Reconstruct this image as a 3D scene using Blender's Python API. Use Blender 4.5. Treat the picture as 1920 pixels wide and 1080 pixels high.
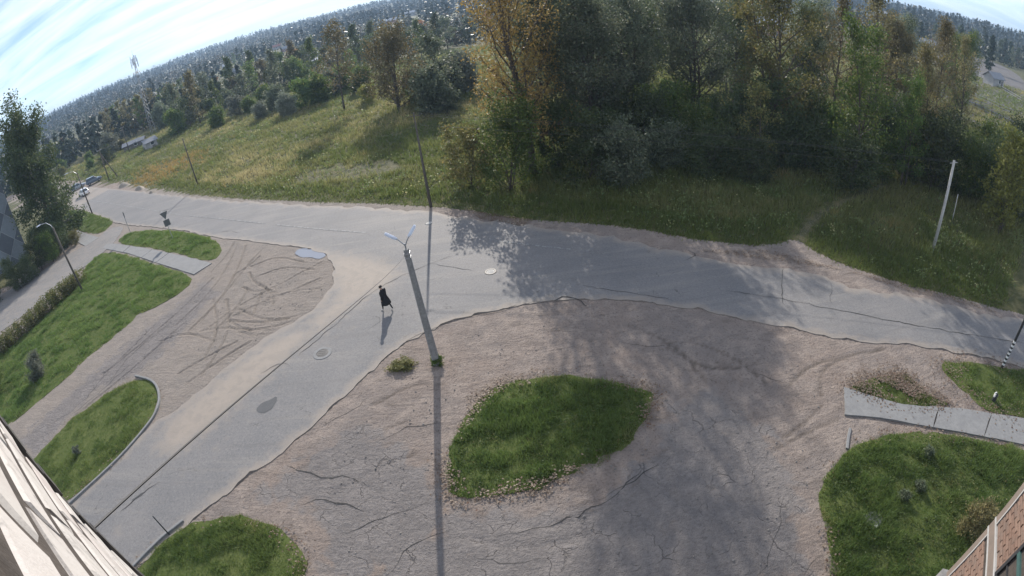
import bpy, bmesh, math, random
import numpy as np
from mathutils import Vector, Matrix
from mathutils.geometry import delaunay_2d_cdt

for o in list(bpy.data.objects): bpy.data.objects.remove(o)
scene = bpy.context.scene
COL = scene.collection
R = math.radians
rng = np.random.default_rng(7)
random.seed(7)

# ------------------------------------------------------------------ camera
HC = 16.6                                   # camera height above the street, metres
F_PX, PITCH, ROLL = 968.41, 0.5550, -0.12887  # equidistant lens, px per radian at 1920 wide
cam = bpy.data.cameras.new('camera'); camo = bpy.data.objects.new('camera', cam); COL.objects.link(camo)
cr, sr, cp, sp = math.cos(ROLL), math.sin(ROLL), math.cos(PITCH), math.sin(PITCH)
RIGHT = Vector((cr, sr*sp, sr*cp)); UP = Vector((-sr, cr*sp, cr*cp)); FWD = Vector((0, cp, -sp))
camo.matrix_world = Matrix((
    (RIGHT.x, UP.x, -FWD.x, 0), (RIGHT.y, UP.y, -FWD.y, 0), (RIGHT.z, UP.z, -FWD.z, HC), (0, 0, 0, 1)))
cam.type = 'PANO'; cam.sensor_width = 36.0; cam.sensor_fit = 'HORIZONTAL'
cc = cam.cycles if hasattr(cam, 'cycles') else cam
cc.panorama_type = 'FISHEYE_LENS_POLYNOMIAL'
cc.fisheye_fov = R(170)
cc.fisheye_polynomial_k0 = 0.0; cc.fisheye_polynomial_k1 = -1920.0/36.0/F_PX
cc.fisheye_polynomial_k2 = 0.0; cc.fisheye_polynomial_k3 = 0.0; cc.fisheye_polynomial_k4 = 0.0
cam.clip_start = 0.01; cam.clip_end = 12000
scene.camera = camo

# ------------------------------------------------------------------ light
SUN_EL, SUN_AZ = R(26.6), R(-3.3)           # azimuth from +Y towards +X
world = bpy.data.worlds.new('World'); scene.world = world; world.use_nodes = True
nt = world.node_tree; nt.nodes.clear()
def wn(t, **k):
    n = nt.nodes.new(t)
    for a, b in k.items(): setattr(n, a, b)
    return n
sky = wn('ShaderNodeTexSky', sky_type='NISHITA'); sky.sun_disc = False
sky.sun_elevation = SUN_EL; sky.sun_rotation = SUN_AZ
sky.altitude = 1200; sky.air_density = 1.0; sky.dust_density = 0.35; sky.ozone_density = 3.0
tc = wn('ShaderNodeTexCoord'); sx = wn('ShaderNodeSeparateXYZ'); nt.links.new(tc.outputs['Generated'], sx.inputs[0])
zc = wn('ShaderNodeMath', operation='ADD'); nt.links.new(sx.outputs['Z'], zc.inputs[0]); zc.inputs[1].default_value = 0.12
dx = wn('ShaderNodeMath', operation='DIVIDE'); nt.links.new(sx.outputs['X'], dx.inputs[0]); nt.links.new(zc.outputs[0], dx.inputs[1])
dy = wn('ShaderNodeMath', operation='DIVIDE'); nt.links.new(sx.outputs['Y'], dy.inputs[0]); nt.links.new(zc.outputs[0], dy.inputs[1])
cx = wn('ShaderNodeCombineXYZ'); nt.links.new(dx.outputs[0], cx.inputs[0]); nt.links.new(dy.outputs[0], cx.inputs[1])
mp = wn('ShaderNodeMapping'); mp.inputs['Rotation'].default_value = (0, 0, R(-28)); mp.inputs['Scale'].default_value = (0.32, 1.5, 1)
nt.links.new(cx.outputs[0], mp.inputs['Vector'])
cn = wn('ShaderNodeTexNoise'); cn.inputs['Scale'].default_value = 1.1; cn.inputs['Detail'].default_value = 9; cn.inputs['Roughness'].default_value = .62
cn.inputs['Distortion'].default_value = .6
nt.links.new(mp.outputs[0], cn.inputs['Vector'])
crp = wn('ShaderNodeMapRange'); crp.inputs['From Min'].default_value = .30; crp.inputs['From Max'].default_value = .74
crp.inputs['To Max'].default_value = .8
nt.links.new(cn.outputs[0], crp.inputs['Value'])
mixc = wn('ShaderNodeMix', data_type='RGBA'); nt.links.new(crp.outputs[0], mixc.inputs[0])
tint = wn('ShaderNodeMix', data_type='RGBA', blend_type='MULTIPLY'); tint.inputs[0].default_value = 1; tint.inputs[7].default_value = (.86, .95, 1.10, 1)   # cool white balance
nt.links.new(sky.outputs[0], tint.inputs[6]); nt.links.new(tint.outputs[2], mixc.inputs[6]); mixc.inputs[7].default_value = (13.5, 14, 14.6, 1)   # thin cirrus, as bright as the hazy sky
bg = wn('ShaderNodeBackground'); bg.inputs['Strength'].default_value = 0.065
nt.links.new(mixc.outputs[2], bg.inputs[0])
wo = wn('ShaderNodeOutputWorld'); nt.links.new(bg.outputs[0], wo.inputs[0])
SUN_DIR = Vector((math.sin(SUN_AZ)*math.cos(SUN_EL), math.cos(SUN_AZ)*math.cos(SUN_EL), math.sin(SUN_EL)))
sl = bpy.data.lights.new('sun', 'SUN'); sl.energy = 3.3; sl.angle = R(0.55); sl.color = (1.0, .93, .84)
so = bpy.data.objects.new('sun', sl); COL.objects.link(so)
so.rotation_euler = SUN_DIR.to_track_quat('Z', 'Y').to_euler(); so.location = (0, 0, 60)
vs = scene.view_settings; vs.view_transform = 'Standard'; vs.look = 'None'; vs.gamma = 1.0; vs.use_curve_mapping = False
vs.exposure = 1.12
scene.render.engine = 'CYCLES'
scene.cycles.use_denoising = True
scene.cycles.max_bounces = 8; scene.cycles.diffuse_bounces = 3; scene.cycles.transmission_bounces = 4
scene.cycles.volume_bounces = 0; scene.cycles.transparent_max_bounces = 6

# ------------------------------------------------------------------ helpers
def G(px, py, z=0.0):
    """street-level point seen at a photograph pixel (survey of the flat ground)"""
    x, y = px-960.0, 540.0-py
    r = math.hypot(x, y); th = r/F_PX; ph = math.atan2(y, x)
    a, b, c = math.sin(th)*math.cos(ph), math.sin(th)*math.sin(ph), math.cos(th)
    d = RIGHT*a + UP*b + FWD*c
    t = (z-HC)/d.z
    return Vector((d.x*t, d.y*t, z))
def GL(pts): return [G(*p).to_2d() for p in pts]

def _hash(ix, iy, seed):
    h = (ix*374761393 + iy*668265263 + seed*1442695041) & 0xffffffff
    h = ((h ^ (h >> 13))*1274126177) & 0xffffffff
    return ((h ^ (h >> 16)) & 0xffff)/65535.0
def vnoise(x, y, seed=0):
    x = np.asarray(x, float); y = np.asarray(y, float)
    ix = np.floor(x).astype(np.int64); iy = np.floor(y).astype(np.int64)
    fx = x-ix; fy = y-iy; fx = fx*fx*(3-2*fx); fy = fy*fy*(3-2*fy)
    a = _hash(ix, iy, seed); b = _hash(ix+1, iy, seed); c = _hash(ix, iy+1, seed); d = _hash(ix+1, iy+1, seed)
    return (a*(1-fx)+b*fx)*(1-fy)+(c*(1-fx)+d*fx)*fy
def fbm(x, y, seed=0, o=4):
    s = 0; a = .5; t = 0
    for i in range(o):
        s = s+a*vnoise(x*2**i, y*2**i, seed+i*17); t += a; a *= .5
    return s/t
def sstep(a, b, x):
    t = np.clip((x-a)/(b-a), 0, 1); return t*t*(3-2*t)
def inpoly(x, y, poly):
    x = np.asarray(x, float); y = np.asarray(y, float); r = np.zeros(x.shape, bool)
    n = len(poly)
    for i in range(n):
        x0, y0 = poly[i][0], poly[i][1]; x1, y1 = poly[(i+1) % n][0], poly[(i+1) % n][1]
        if y0 == y1: continue
        c = ((y0 > y) != (y1 > y)) & (x < (x1-x0)*(y-y0)/(y1-y0)+x0)
        r ^= c
    return r
def linedist(x, y, pts, closed=False):
    d = np.full(np.shape(x), 1e9); n = len(pts)
    for i in range(n if closed else n-1):
        a = pts[i]; b = pts[(i+1) % n]
        vx, vy = b[0]-a[0], b[1]-a[1]; L = vx*vx+vy*vy+1e-12
        t = np.clip(((x-a[0])*vx+(y-a[1])*vy)/L, 0, 1)
        d = np.minimum(d, np.hypot(x-a[0]-t*vx, y-a[1]-t*vy))
    return d
def smooth(pts, n=2, closed=False):
    for _ in range(n):
        q = []; m = len(pts)
        rngi = range(m) if closed else range(m-1)
        if not closed: q.append(pts[0])
        for i in rngi:
            a = Vector(pts[i]); b = Vector(pts[(i+1) % m])
            q += [a*.75+b*.25, a*.25+b*.75]
        if not closed: q.append(pts[-1])
        pts = [Vector(p) for p in q]
    return pts
def resample(pts, step, closed=False):
    out = []; m = len(pts)
    for i in range(m if closed else m-1):
        a = Vector(pts[i]); b = Vector(pts[(i+1) % m]); L = (b-a).length
        k = max(1, int(L/step))
        for j in range(k): out.append(a.lerp(b, j/k))
    if not closed: out.append(Vector(pts[-1]))
    return out
def jitter(pts, amp, freq=1.0, seed=0):
    return [Vector((p[0]+amp*(fbm(p[0]*freq, p[1]*freq, seed, 3)-.5)*2, p[1]+amp*(fbm(p[0]*freq, p[1]*freq, seed+50, 3)-.5)*2)) for p in pts]

def tag(o, label=None, cat=None, group=None, kind=None):
    if label: o['label'] = label
    if cat: o['category'] = cat
    if group: o['group'] = group
    if kind: o['kind'] = kind
    return o
def link(o, parent=None):
    COL.objects.link(o)
    if parent is not None: o.parent = parent
    return o
def empty(name, loc=(0, 0, 0), rz=0, parent=None):
    o = bpy.data.objects.new(name, None); o.location = loc; o.rotation_euler = (0, 0, rz); o.empty_display_size = .3
    return link(o, parent)
def np_mesh(name, V, Fq, mat, attrs=None, smooth_=False):
    """V (n,3), Fq (m,3|4) integer arrays -> mesh"""
    V = np.asarray(V, np.float32); Fq = np.asarray(Fq, np.int32)
    me = bpy.data.meshes.new(name); k = Fq.shape[1]; m = len(Fq)
    me.vertices.add(len(V)); me.vertices.foreach_set('co', V.ravel())
    me.loops.add(m*k); me.loops.foreach_set('vertex_index', Fq.ravel())
    me.polygons.add(m); me.polygons.foreach_set('loop_start', np.arange(0, m*k, k, dtype=np.int32))
    me.polygons.foreach_set('loop_total', np.full(m, k, np.int32))
    me.polygons.foreach_set('use_smooth', np.full(m, bool(smooth_)))
    for an, av in (attrs or {}).items():
        at = me.attributes.new(an, 'FLOAT', 'POINT'); at.data.foreach_set('value', np.asarray(av, np.float32))
    me.update(calc_edges=True)
    if mat: me.materials.append(mat)
    return me
def np_obj(name, V, Fq, mat, parent=None, attrs=None, smooth_=False):
    return link(bpy.data.objects.new(name, np_mesh(name, V, Fq, mat, attrs, smooth_)), parent)

class MB:
    """collects shapes into one mesh"""
    def __init__(s): s.v = []; s.f = []; s.r = []
    def add(s, vs_, fs, r=0.0):
        b = len(s.v); s.v += [tuple(v) for v in vs_]; s.f += [tuple(i+b for i in f) for f in fs]; s.r += [r]*len(vs_)
        return s
    def box(s, lo, hi, M=None):
        x0, y0, z0 = lo; x1, y1, z1 = hi
        v = [Vector(p) for p in ((x0,y0,z0),(x1,y0,z0),(x1,y1,z0),(x0,y1,z0),(x0,y0,z1),(x1,y0,z1),(x1,y1,z1),(x0,y1,z1))]
        if M is not None: v = [M @ p for p in v]
        return s.add(v, [(0,3,2,1),(4,5,6,7),(0,1,5,4),(1,2,6,5),(2,3,7,6),(3,0,4,7)])
    def tube(s, pts, rad, n=6, cap=True):
        pts = [Vector(p) for p in pts]; m = len(pts)
        if not hasattr(rad, '__len__'): rad = [rad]*m
        vs_ = []; fs = []
        for i, p in enumerate(pts):
            t = (pts[min(i+1, m-1)]-pts[max(i-1, 0)])
            t = t.normalized() if t.length > 1e-9 else Vector((0, 0, 1))
            a = t.orthogonal().normalized() if i == 0 else (a-t*a.dot(t)).normalized()
            b = t.cross(a)
            for k in range(n):
                an = 2*math.pi*k/n
                vs_.append(p+(a*math.cos(an)+b*math.sin(an))*rad[i])
        for i in range(m-1):
            for k in range(n):
                fs.append((i*n+k, i*n+(k+1) % n, (i+1)*n+(k+1) % n, (i+1)*n+k))
        if cap: fs += [tuple(range(n-1, -1, -1)), tuple((m-1)*n+k for k in range(n))]
        return s.add(vs_, fs)
    def lathe(s, prof, c=(0, 0, 0), n=16):
        vs_ = []; fs = []; m = len(prof)
        for (r, z) in prof:
            for k in range(n):
                a = 2*math.pi*k/n; vs_.append((c[0]+r*math.cos(a), c[1]+r*math.sin(a), c[2]+z))
        for i in range(m-1):
            for k in range(n): fs.append((i*n+k, i*n+(k+1) % n, (i+1)*n+(k+1) % n, (i+1)*n+k))
        fs += [tuple(range(n-1, -1, -1)), tuple((m-1)*n+k for k in range(n))]
        return s.add(vs_, fs)
    def prism(s, poly, z0, z1, M=None):
        n = len(poly)
        v = [Vector((p[0], p[1], z0)) for p in poly]+[Vector((p[0], p[1], z1)) for p in poly]
        if M is not None: v = [M @ p for p in v]
        return s.add(v, [tuple(range(n-1, -1, -1)), tuple(range(n, 2*n))]+[(i, (i+1) % n, n+(i+1) % n, n+i) for i in range(n)])
    def build(s, name, mat, parent=None, smooth_=False):
        me = bpy.data.meshes.new(name); me.from_pydata(s.v, [], s.f); me.update()
        me.polygons.foreach_set('use_smooth', [bool(smooth_)]*len(me.polygons))
        if mat: me.materials.append(mat)
        return link(bpy.data.objects.new(name, me), parent)
def copy_tree(o, parent=None):
    c = o.copy(); COL.objects.link(c); c.parent = parent
    for ch in list(o.children): copy_tree(ch, c)
    return c

# ------------------------------------------------------------------ materials
class NM:
    def __init__(s, name):
        s.m = bpy.data.materials.new(name); s.m.use_nodes = True; s.t = s.m.node_tree; s.t.nodes.clear()
        s.out = s.n('ShaderNodeOutputMaterial')
    def n(s, t, **k):
        x = s.t.nodes.new(t)
        for a, b in k.items(): setattr(x, a, b)
        return x
    def l(s, a, b): s.t.links.new(a, b); return s
    def val(s, sock, v):
        if isinstance(v, bpy.types.NodeSocket): s.t.links.new(v, sock)
        elif isinstance(v, (tuple, list)) and len(v) == 3 and sock.type == 'RGBA': sock.default_value = (*v, 1)
        else: sock.default_value = v
    def pos(s, scale=(1, 1, 1), rot=0, obj=False):
        src = s.n('ShaderNodeTexCoord').outputs['Object'] if obj else s.n('ShaderNodeNewGeometry').outputs['Position']
        mpn = s.n('ShaderNodeMapping'); mpn.inputs['Scale'].default_value = scale; mpn.inputs['Rotation'].default_value = (0, 0, rot)
        s.l(src, mpn.inputs[0]); return mpn.outputs[0]
    def noise(s, scale, vec=None, detail=4, rough=.55, dist=0):
        x = s.n('ShaderNodeTexNoise'); x.inputs['Scale'].default_value = scale; x.inputs['Detail'].default_value = detail
        x.inputs['Roughness'].default_value = rough; x.inputs['Distortion'].default_value = dist
        if vec is not None: s.l(vec, x.inputs['Vector'])
        return x.outputs[0]
    def ramp(s, v, lo, hi, a=0.0, b=1.0):
        x = s.n('ShaderNodeMapRange'); x.interpolation_type = 'SMOOTHSTEP'
        s.l(v, x.inputs['Value']); x.inputs['From Min'].default_value = lo; x.inputs['From Max'].default_value = hi
        x.inputs['To Min'].default_value = a; x.inputs['To Max'].default_value = b
        return x.outputs[0]
    def mix(s, f, a, b, mode='MIX'):
        x = s.n('ShaderNodeMix', data_type='RGBA', blend_type=mode)
        s.val(x.inputs[0], f); s.val(x.inputs[6], a); s.val(x.inputs[7], b); return x.outputs[2]
    def math(s, op, a, b=0.0):
        x = s.n('ShaderNodeMath', operation=op); s.val(x.inputs[0], a); s.val(x.inputs[1], b); return x.outputs[0]
    def attr(s, name):
        return s.n('ShaderNodeAttribute', attribute_name=name).outputs['Fac']
    def bump(s, h, strength=.4, dist=.02):
        x = s.n('ShaderNodeBump'); x.inputs['Strength'].default_value = strength; x.inputs['Distance'].default_value = dist
        s.l(h, x.inputs['Height']); return x.outputs[0]
    def principled(s, col, rough=.8, normal=None, metal=0.0, spec=.4):
        x = s.n('ShaderNodeBsdfPrincipled'); s.val(x.inputs['Base Color'], col); s.val(x.inputs['Roughness'], rough)
        s.val(x.inputs['Metallic'], metal); x.inputs['Specular IOR Level'].default_value = spec
        if normal is not None: s.l(normal, x.inputs['Normal'])
        return x
    def done(s, sh):
        s.l(sh.outputs[0], s.out.inputs[0]); return s.m
def simple(name, c1, c2=None, scale=6, rough=.75, bump=.0, metal=0.0, spec=.4, obj=True):
    k = NM(name); p = k.pos(obj=obj)
    n1 = k.noise(scale, p, 5, .6); n2 = k.noise(scale*.23, p, 3)
    f = k.ramp(k.math('ADD', k.math('MULTIPLY', n1, .6), k.math('MULTIPLY', n2, .4)), .3, .7)
    col = k.mix(f, c1, c2 or tuple(v*.72 for v in c1))
    return k.done(k.principled(col, rough, k.bump(n1, bump, .01) if bump else None, metal, spec))
def leaf_mat(name, c1, c2, c3=None, trans=.45):
    k = NM(name); r = k.attr('rnd')
    col = k.mix(k.ramp(r, 0, 1), c1, c2)
    if c3: col = k.mix(k.ramp(r, .72, .95), col, c3)
    oi = k.n('ShaderNodeObjectInfo').outputs['Random']
    hs = k.n('ShaderNodeHueSaturation'); hs.inputs['Fac'].default_value = 1
    k.l(k.ramp(oi, 0, 1, .49, .51), hs.inputs['Hue']); k.l(k.ramp(oi, 0, 1, .8, 1.2), hs.inputs['Value']); k.l(col, hs.inputs['Color'])
    col = hs.outputs[0]
    p = k.principled(col, .55, spec=.25); t = k.n('ShaderNodeBsdfTranslucent'); k.l(col, t.inputs[0])
    mx = k.n('ShaderNodeMixShader'); mx.inputs[0].default_value = trans; k.l(p.outputs[0], mx.inputs[1]); k.l(t.outputs[0], mx.inputs[2])
    return k.done(mx)

def ground_mat():
    k = NM('ground'); p = k.pos()
    veg, asph, rut = k.attr('veg'), k.attr('asph'), k.attr('rut')
    big = k.noise(.16, p, 4, .6); mid = k.noise(.9, p, 5, .62, .4); fine = k.noise(9, p, 5, .7); gr = k.noise(38, p, 3, .7)
    pst = k.pos((.35, 1.6, 1), R(24)); streak = k.noise(1.3, pst, 5, .65, .8)
    dirt = k.mix(k.ramp(big, .35, .65), (0.232, 0.187, 0.158), (0.203, 0.175, 0.158))
    dirt = k.mix(k.ramp(mid, .42, .68), dirt, (0.280, 0.234, 0.201))
    dirt = k.mix(k.ramp(streak, .52, .70, 0, .75), dirt, (0.147, 0.123, 0.107))
    dirt = k.mix(k.ramp(fine, .50, .66, 0, .75), dirt, (0.133, 0.109, 0.094))
    dirt = k.mix(k.math('MULTIPLY', rut, 1.0), dirt, (0.104, 0.086, 0.073))
    cl = k.noise(4.2, p, 6, .72, .5); dirt = k.mix(k.ramp(cl, .56, .70, 0, .8), dirt, (0.106, 0.088, 0.075)); dirt = k.mix(k.ramp(cl, .28, .42, .6, 0), dirt, (0.304, 0.262, 0.228))
    dirt = k.mix(k.attr('sand'), dirt, k.mix(.5, dirt, (.225, .205, .180)))
    old = k.mix(k.ramp(mid, .35, .7), (.168, .152, .144), (.215, .194, .182))
    old = k.mix(k.ramp(gr, .5, .72, 0, .7), old, (0.103, 0.101, 0.102))
    spk = k.noise(7, p, 8, .88); old = k.mix(k.ramp(spk, .50, .63, 0, .8), old, (.112, .102, .097)); old = k.mix(k.ramp(spk, .36, .47, .7, 0), old, (.245, .225, .21))
    # cracks of the worn-out tarmac
    dn = k.n('ShaderNodeTexNoise'); dn.inputs['Scale'].default_value = 1.7; dn.inputs['Detail'].default_value = 5; k.l(p, dn.inputs['Vector'])
    va = k.n('ShaderNodeVectorMath', operation='MULTIPLY_ADD'); k.l(dn.outputs['Color'], va.inputs[0]); va.inputs[1].default_value = (.9, .9, 0); k.l(p, va.inputs[2])
    vo = k.n('ShaderNodeTexVoronoi', feature='DISTANCE_TO_EDGE'); vo.inputs['Scale'].default_value = .85; k.l(va.outputs[0], vo.inputs['Vector'])
    vo2 = k.n('ShaderNodeTexVoronoi', feature='DISTANCE_TO_EDGE'); vo2.inputs['Scale'].default_value = 3.2; k.l(va.outputs[0], vo2.inputs['Vector'])
    c1 = k.ramp(vo.outputs[0], .0, .022, 1, 0); c2 = k.math('MULTIPLY', k.ramp(vo2.outputs[0], .0, .05, 1, 0), k.ramp(big, .54, .66, 0, .7))
    ck = k.math('MULTIPLY', k.math('MAXIMUM', c1, c2), k.ramp(mid, .46, .62))
    af = k.ramp(k.math('ADD', asph, k.math('MULTIPLY', k.math('SUBTRACT', mid, .5), 1.6)), .35, .65)
    old = k.mix(k.math('MULTIPLY', ck, .42), old, (.035, .032, .03))
    base = k.mix(af, dirt, old)
    soil = k.mix(k.ramp(mid, .4, .65), (.06, .066, .026), (.12, .11, .05))
    vf = k.ramp(k.math('ADD', veg, k.math('MULTIPLY', k.math('SUBTRACT', fine, .5), .9)), .4, .6)
    base = k.mix(vf, base, soil)
    h = k.math('ADD', k.math('ADD', k.math('MULTIPLY', fine, .6), k.math('MULTIPLY', gr, .25)), k.math('ADD', k.math('MULTIPLY', streak, .9), k.math('MULTIPLY', k.math('MULTIPLY', ck, af), -.7)))
    return k.done(k.principled(base, .95, k.bump(k.math('ADD', h, k.math('MULTIPLY', cl, 1.3)), .9, .08), spec=.2))
def asphalt_mat():
    k = NM('asphalt'); p = k.pos(); dust = k.attr('dust')
    big = k.noise(.22, p, 4); mid = k.noise(1.4, p, 5, .62, .3); gr = k.noise(13, p, 6, .8)
    ps = k.pos((.09, 1.3, 1), R(-18)); lane = k.noise(1.0, ps, 4, .6)
    col = k.mix(k.ramp(big, .35, .65), (0.144, 0.142, 0.143), (0.176, 0.169, 0.165))
    col = k.mix(k.ramp(lane, .5, .7, 0, .6), col, (0.216, 0.203, 0.187))
    col = k.mix(k.ramp(gr, .52, .75, 0, .65), col, (0.098, 0.094, 0.096))
    col = k.mix(k.ramp(gr, .25, .42, .5, 0), col, (0.273, 0.263, 0.250))
    spk = k.noise(8, p, 8, .88); col = k.mix(k.ramp(spk, .50, .64, 0, .75), col, (0.090, 0.087, 0.085)); col = k.mix(k.ramp(spk, .36, .47, .75, 0), col, (0.249, 0.238, 0.223))
    ps2 = k.pos((.05, 1.9, 1), R(40)); tr2 = k.noise(1.0, ps2, 4, .6); col = k.mix(k.ramp(tr2, .52, .68, 0, .35), col, (0.122, 0.117, 0.114))
    dn = k.n('ShaderNodeTexNoise'); dn.inputs['Scale'].default_value = .8; dn.inputs['Detail'].default_value = 6; k.l(p, dn.inputs['Vector'])
    va = k.n('ShaderNodeVectorMath', operation='MULTIPLY_ADD'); k.l(dn.outputs['Color'], va.inputs[0]); va.inputs[1].default_value = (2.2, 2.2, 0); k.l(p, va.inputs[2])
    vo = k.n('ShaderNodeTexVoronoi', feature='DISTANCE_TO_EDGE'); vo.inputs['Scale'].default_value = .19; k.l(va.outputs[0], vo.inputs['Vector'])
    ck = k.math('MULTIPLY', k.ramp(vo.outputs[0], .0, .006, 1, 0), k.ramp(mid, .48, .62))
    col = k.mix(k.math('MULTIPLY', ck, .8), col, (0.072, 0.069, 0.066))
    df = k.ramp(k.math('ADD', dust, k.math('MULTIPLY', k.math('SUBTRACT', mid, .5), 1.3)), .25, .95, 0, .9)
    col = k.mix(df, col, k.mix(k.ramp(mid, .4, .6), (0.296, 0.250, 0.205), (0.245, 0.212, 0.179)))
    h = k.math('SUBTRACT', k.math('ADD', k.math('ADD', k.math('MULTIPLY', gr, .3), k.math('MULTIPLY', spk, .8)), k.math('MULTIPLY', mid, .5)), k.math('MULTIPLY', ck, .8))
    return k.done(k.principled(col, .80, k.bump(h, .6, .025), spec=.38))

M = {}
M['ground'] = ground_mat(); M['asphalt'] = asphalt_mat()
M['lawn'] = simple('lawn_soil', (.06, .085, .022), (.10, .115, .04), 3, .95, .5, spec=.1, obj=False)
M['grass'] = leaf_mat('grass_blades', (.085, .135, .038), (.18, .235, .07), (.28, .26, .12), .42)
M['meadow'] = leaf_mat('meadow_grass', (.125, .165, .045), (.34, .315, .14), (.44, .385, .20), .45)
M['concrete'] = simple('concrete', (.22, .22, .215), (.165, .165, .165), 7, .9, .4, obj=False)
M['pole_concrete'] = simple('weathered_concrete_pole', (.27, .265, .255), (.17, .168, .165), 9, .9, .3)
M['wood_pole'] = simple('tarred_wood_pole', (.12, .105, .09), (.07, .06, .052), 12, .9, .3)
M['pale_pole'] = simple('pale_concrete_pole', (.50, .48, .44), (.36, .35, .33), 9, .85, .2)
M['steel'] = simple('galvanised_steel', (.42, .43, .45), (.30, .31, .33), 10, .45, .0, .7)
M['lamp'] = simple('lamp_housing', (.62, .65, .72), (.50, .53, .60), 10, .4, .0, .2)
M['dark_metal'] = simple('dark_painted_metal', (.045, .047, .05), (.03, .03, .033), 9, .55)
M['sign_back'] = simple('sign_sheet_metal', (.16, .165, .17), (.11, .115, .12), 9, .5, .0, .5)
M['sign_red'] = simple('sign_red', (.5, .03, .03), None, 8, .5); M['white_paint'] = simple('white_paint', (.78, .78, .76), (.62, .62, .6), 8, .6)
M['black_paint'] = simple('black_paint', (.03, .03, .03), None, 8, .6)
M['iron'] = simple('cast_iron', (.10, .098, .095), (.065, .06, .058), 20, .6, .3, .4)
M['rubber'] = simple('tyre_rubber', (.025, .025, .026), None, 10, .85)
M['wire'] = simple('black_cable', (.04, .04, .042), None, 5, .6)
M['bark'] = simple('tree_bark', (.115, .095, .078), (.06, .05, .042), 5, .95, .6)
M['bark_pale'] = simple('pale_tree_bark', (.30, .29, .27), (.10, .09, .08), 4, .95, .5)
M['crack'] = simple('tarmac_crack', (.028, .027, .026), (.05, .047, .044), 5, .95, obj=False)
M['tar'] = simple('tarmac_patch', (.075, .077, .08), (.09, .091, .094), 14, .85, .3, obj=False)
M['stone'] = simple('gravel_stone', (.24, .22, .20), (.14, .13, .12), 9, .9)
def glassm(name, col, rough=.08):
    k = NM(name); return k.done(k.principled(col, rough, spec=.6))
M['glass'] = glassm('window_glass', (.05, .065, .08)); M['water'] = glassm('puddle_water', (.22, .225, .24), .05)
LEAF = dict(
    yellow=leaf_mat('leaves_yellow', (.215, .145, .055), (.32, .215, .075), (.21, .20, .075), .45),
    willow=leaf_mat('leaves_grey_green', (0.101, 0.128, 0.080), (0.170, 0.196, 0.122), (0.255, 0.250, 0.149), .4),
    green=leaf_mat('leaves_green', (0.073, 0.122, 0.029), (0.137, 0.185, 0.048), (0.244, 0.244, 0.069), .45),
    olive=leaf_mat('leaves_yellow_green', (0.120, 0.129, 0.044), (0.211, 0.194, 0.071), (0.300, 0.219, 0.080), .45),
    dark=leaf_mat('leaves_dark_green', (0.052, 0.075, 0.033), (0.094, 0.122, 0.047), (0.150, 0.159, 0.066), .4),
    brown=leaf_mat('leaves_brown_green', (0.132, 0.126, 0.060), (0.204, 0.174, 0.084), (0.288, 0.210, 0.084), .42),
    bright=leaf_mat('leaves_bright_green', (.17, .19, .045), (.27, .27, .07), None, .45),
    orange=leaf_mat('leaves_orange', (.30, .12, .03), (.38, .17, .04), None, .5),
    silver=leaf_mat('leaves_silver_willow', (.15, .17, .125), (.235, .25, .19), (.12, .14, .09), .35),
    hedge=leaf_mat('leaves_hedge', (.09, .11, .035), (.17, .17, .06), (.25, .20, .07), .4),
    pine=leaf_mat('needles_pine', (.025, .045, .022), (.05, .075, .035), None, .25),
)

# ------------------------------------------------------------------ layout of the junction (street level, metres)
def extend(pts, d, at_start):
    a, b = (pts[0], pts[2]) if at_start else (pts[-1], pts[-3])
    e = a+(a-b).normalized()*d
    return [e]+pts if at_start else pts+[e]
far_edge = GL([(128,347),(185,352),(240,357),(320,366),(400,374),(480,380),(560,384),(640,387),(720,390),(800,397),(880,409),(960,419),(1060,432),(1140,443),(1240,462),(1330,484),(1400,497),(1470,503),(1540,516),(1580,532),(1640,548),(1700,556),(1770,572),(1840,590),(1920,603)])
near_left = GL([(128,386),(175,400),(225,421),(270,424),(330,430),(420,447),(480,453),(560,464),(600,470),(619,482),(627,508),(618,545),(596,572),(560,600),(480,645),(420,692),(365,742),(318,778),(292,790),(262,822),(215,868),(135,944),(-40,1105)])
near_right = GL([(120,1195),(248,1066),(330,1000),(430,921),(560,820),(650,738),(735,657),(810,615),(900,587),(980,571),(1040,565),(1100,560),(1200,565),(1290,577),(1400,600),(1500,618),(1600,641),(1680,641),(1770,656),(1920,688)])
far_edge = extend(extend(smooth(far_edge, 1), 140, True), 60, False)
near_left = extend(smooth(near_left, 1), 140, True)
near_right = extend(smooth(near_right, 1), 60, False)
def rag(pts, amp, seed, step=.35):
    q = resample(pts, step)
    return [p if (abs(p[0]) > 60 or p[1] > 75) else j for p, j in zip(q, jitter(q, amp, 1.1, seed))]
ROAD = rag(far_edge, .55, 3)+[Vector(p) for p in reversed(rag(near_right, .40, 5))]+[Vector(p) for p in reversed(rag(near_left, .30, 9))]
meadow_edge = GL([(150,338),(190,340),(240,346),(330,361),(420,371),(500,375),(600,379),(700,381),(800,387),(870,392),(940,408),(1050,415),(1180,425),(1290,446),(1390,458),(1455,458),(1490,446),(1540,478),(1600,503),(1680,528),(1760,548),(1860,575),(1950,598)])
meadow_edge = smooth(meadow_edge, 1)
MEADOW = [Vector((-900, 190))]+[Vector((-150, 132))]+[Vector(p) for p in meadow_edge]+[Vector((90, 4)), Vector((4000, -400)), Vector((4000, 6000)), Vector((-4000, 6000)), Vector((-4000, 800))]
PATH = smooth(GL([(1470,500),(1490,470),(1502,440),(1530,405),(1575,380),(1650,350)]), 2)

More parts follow.
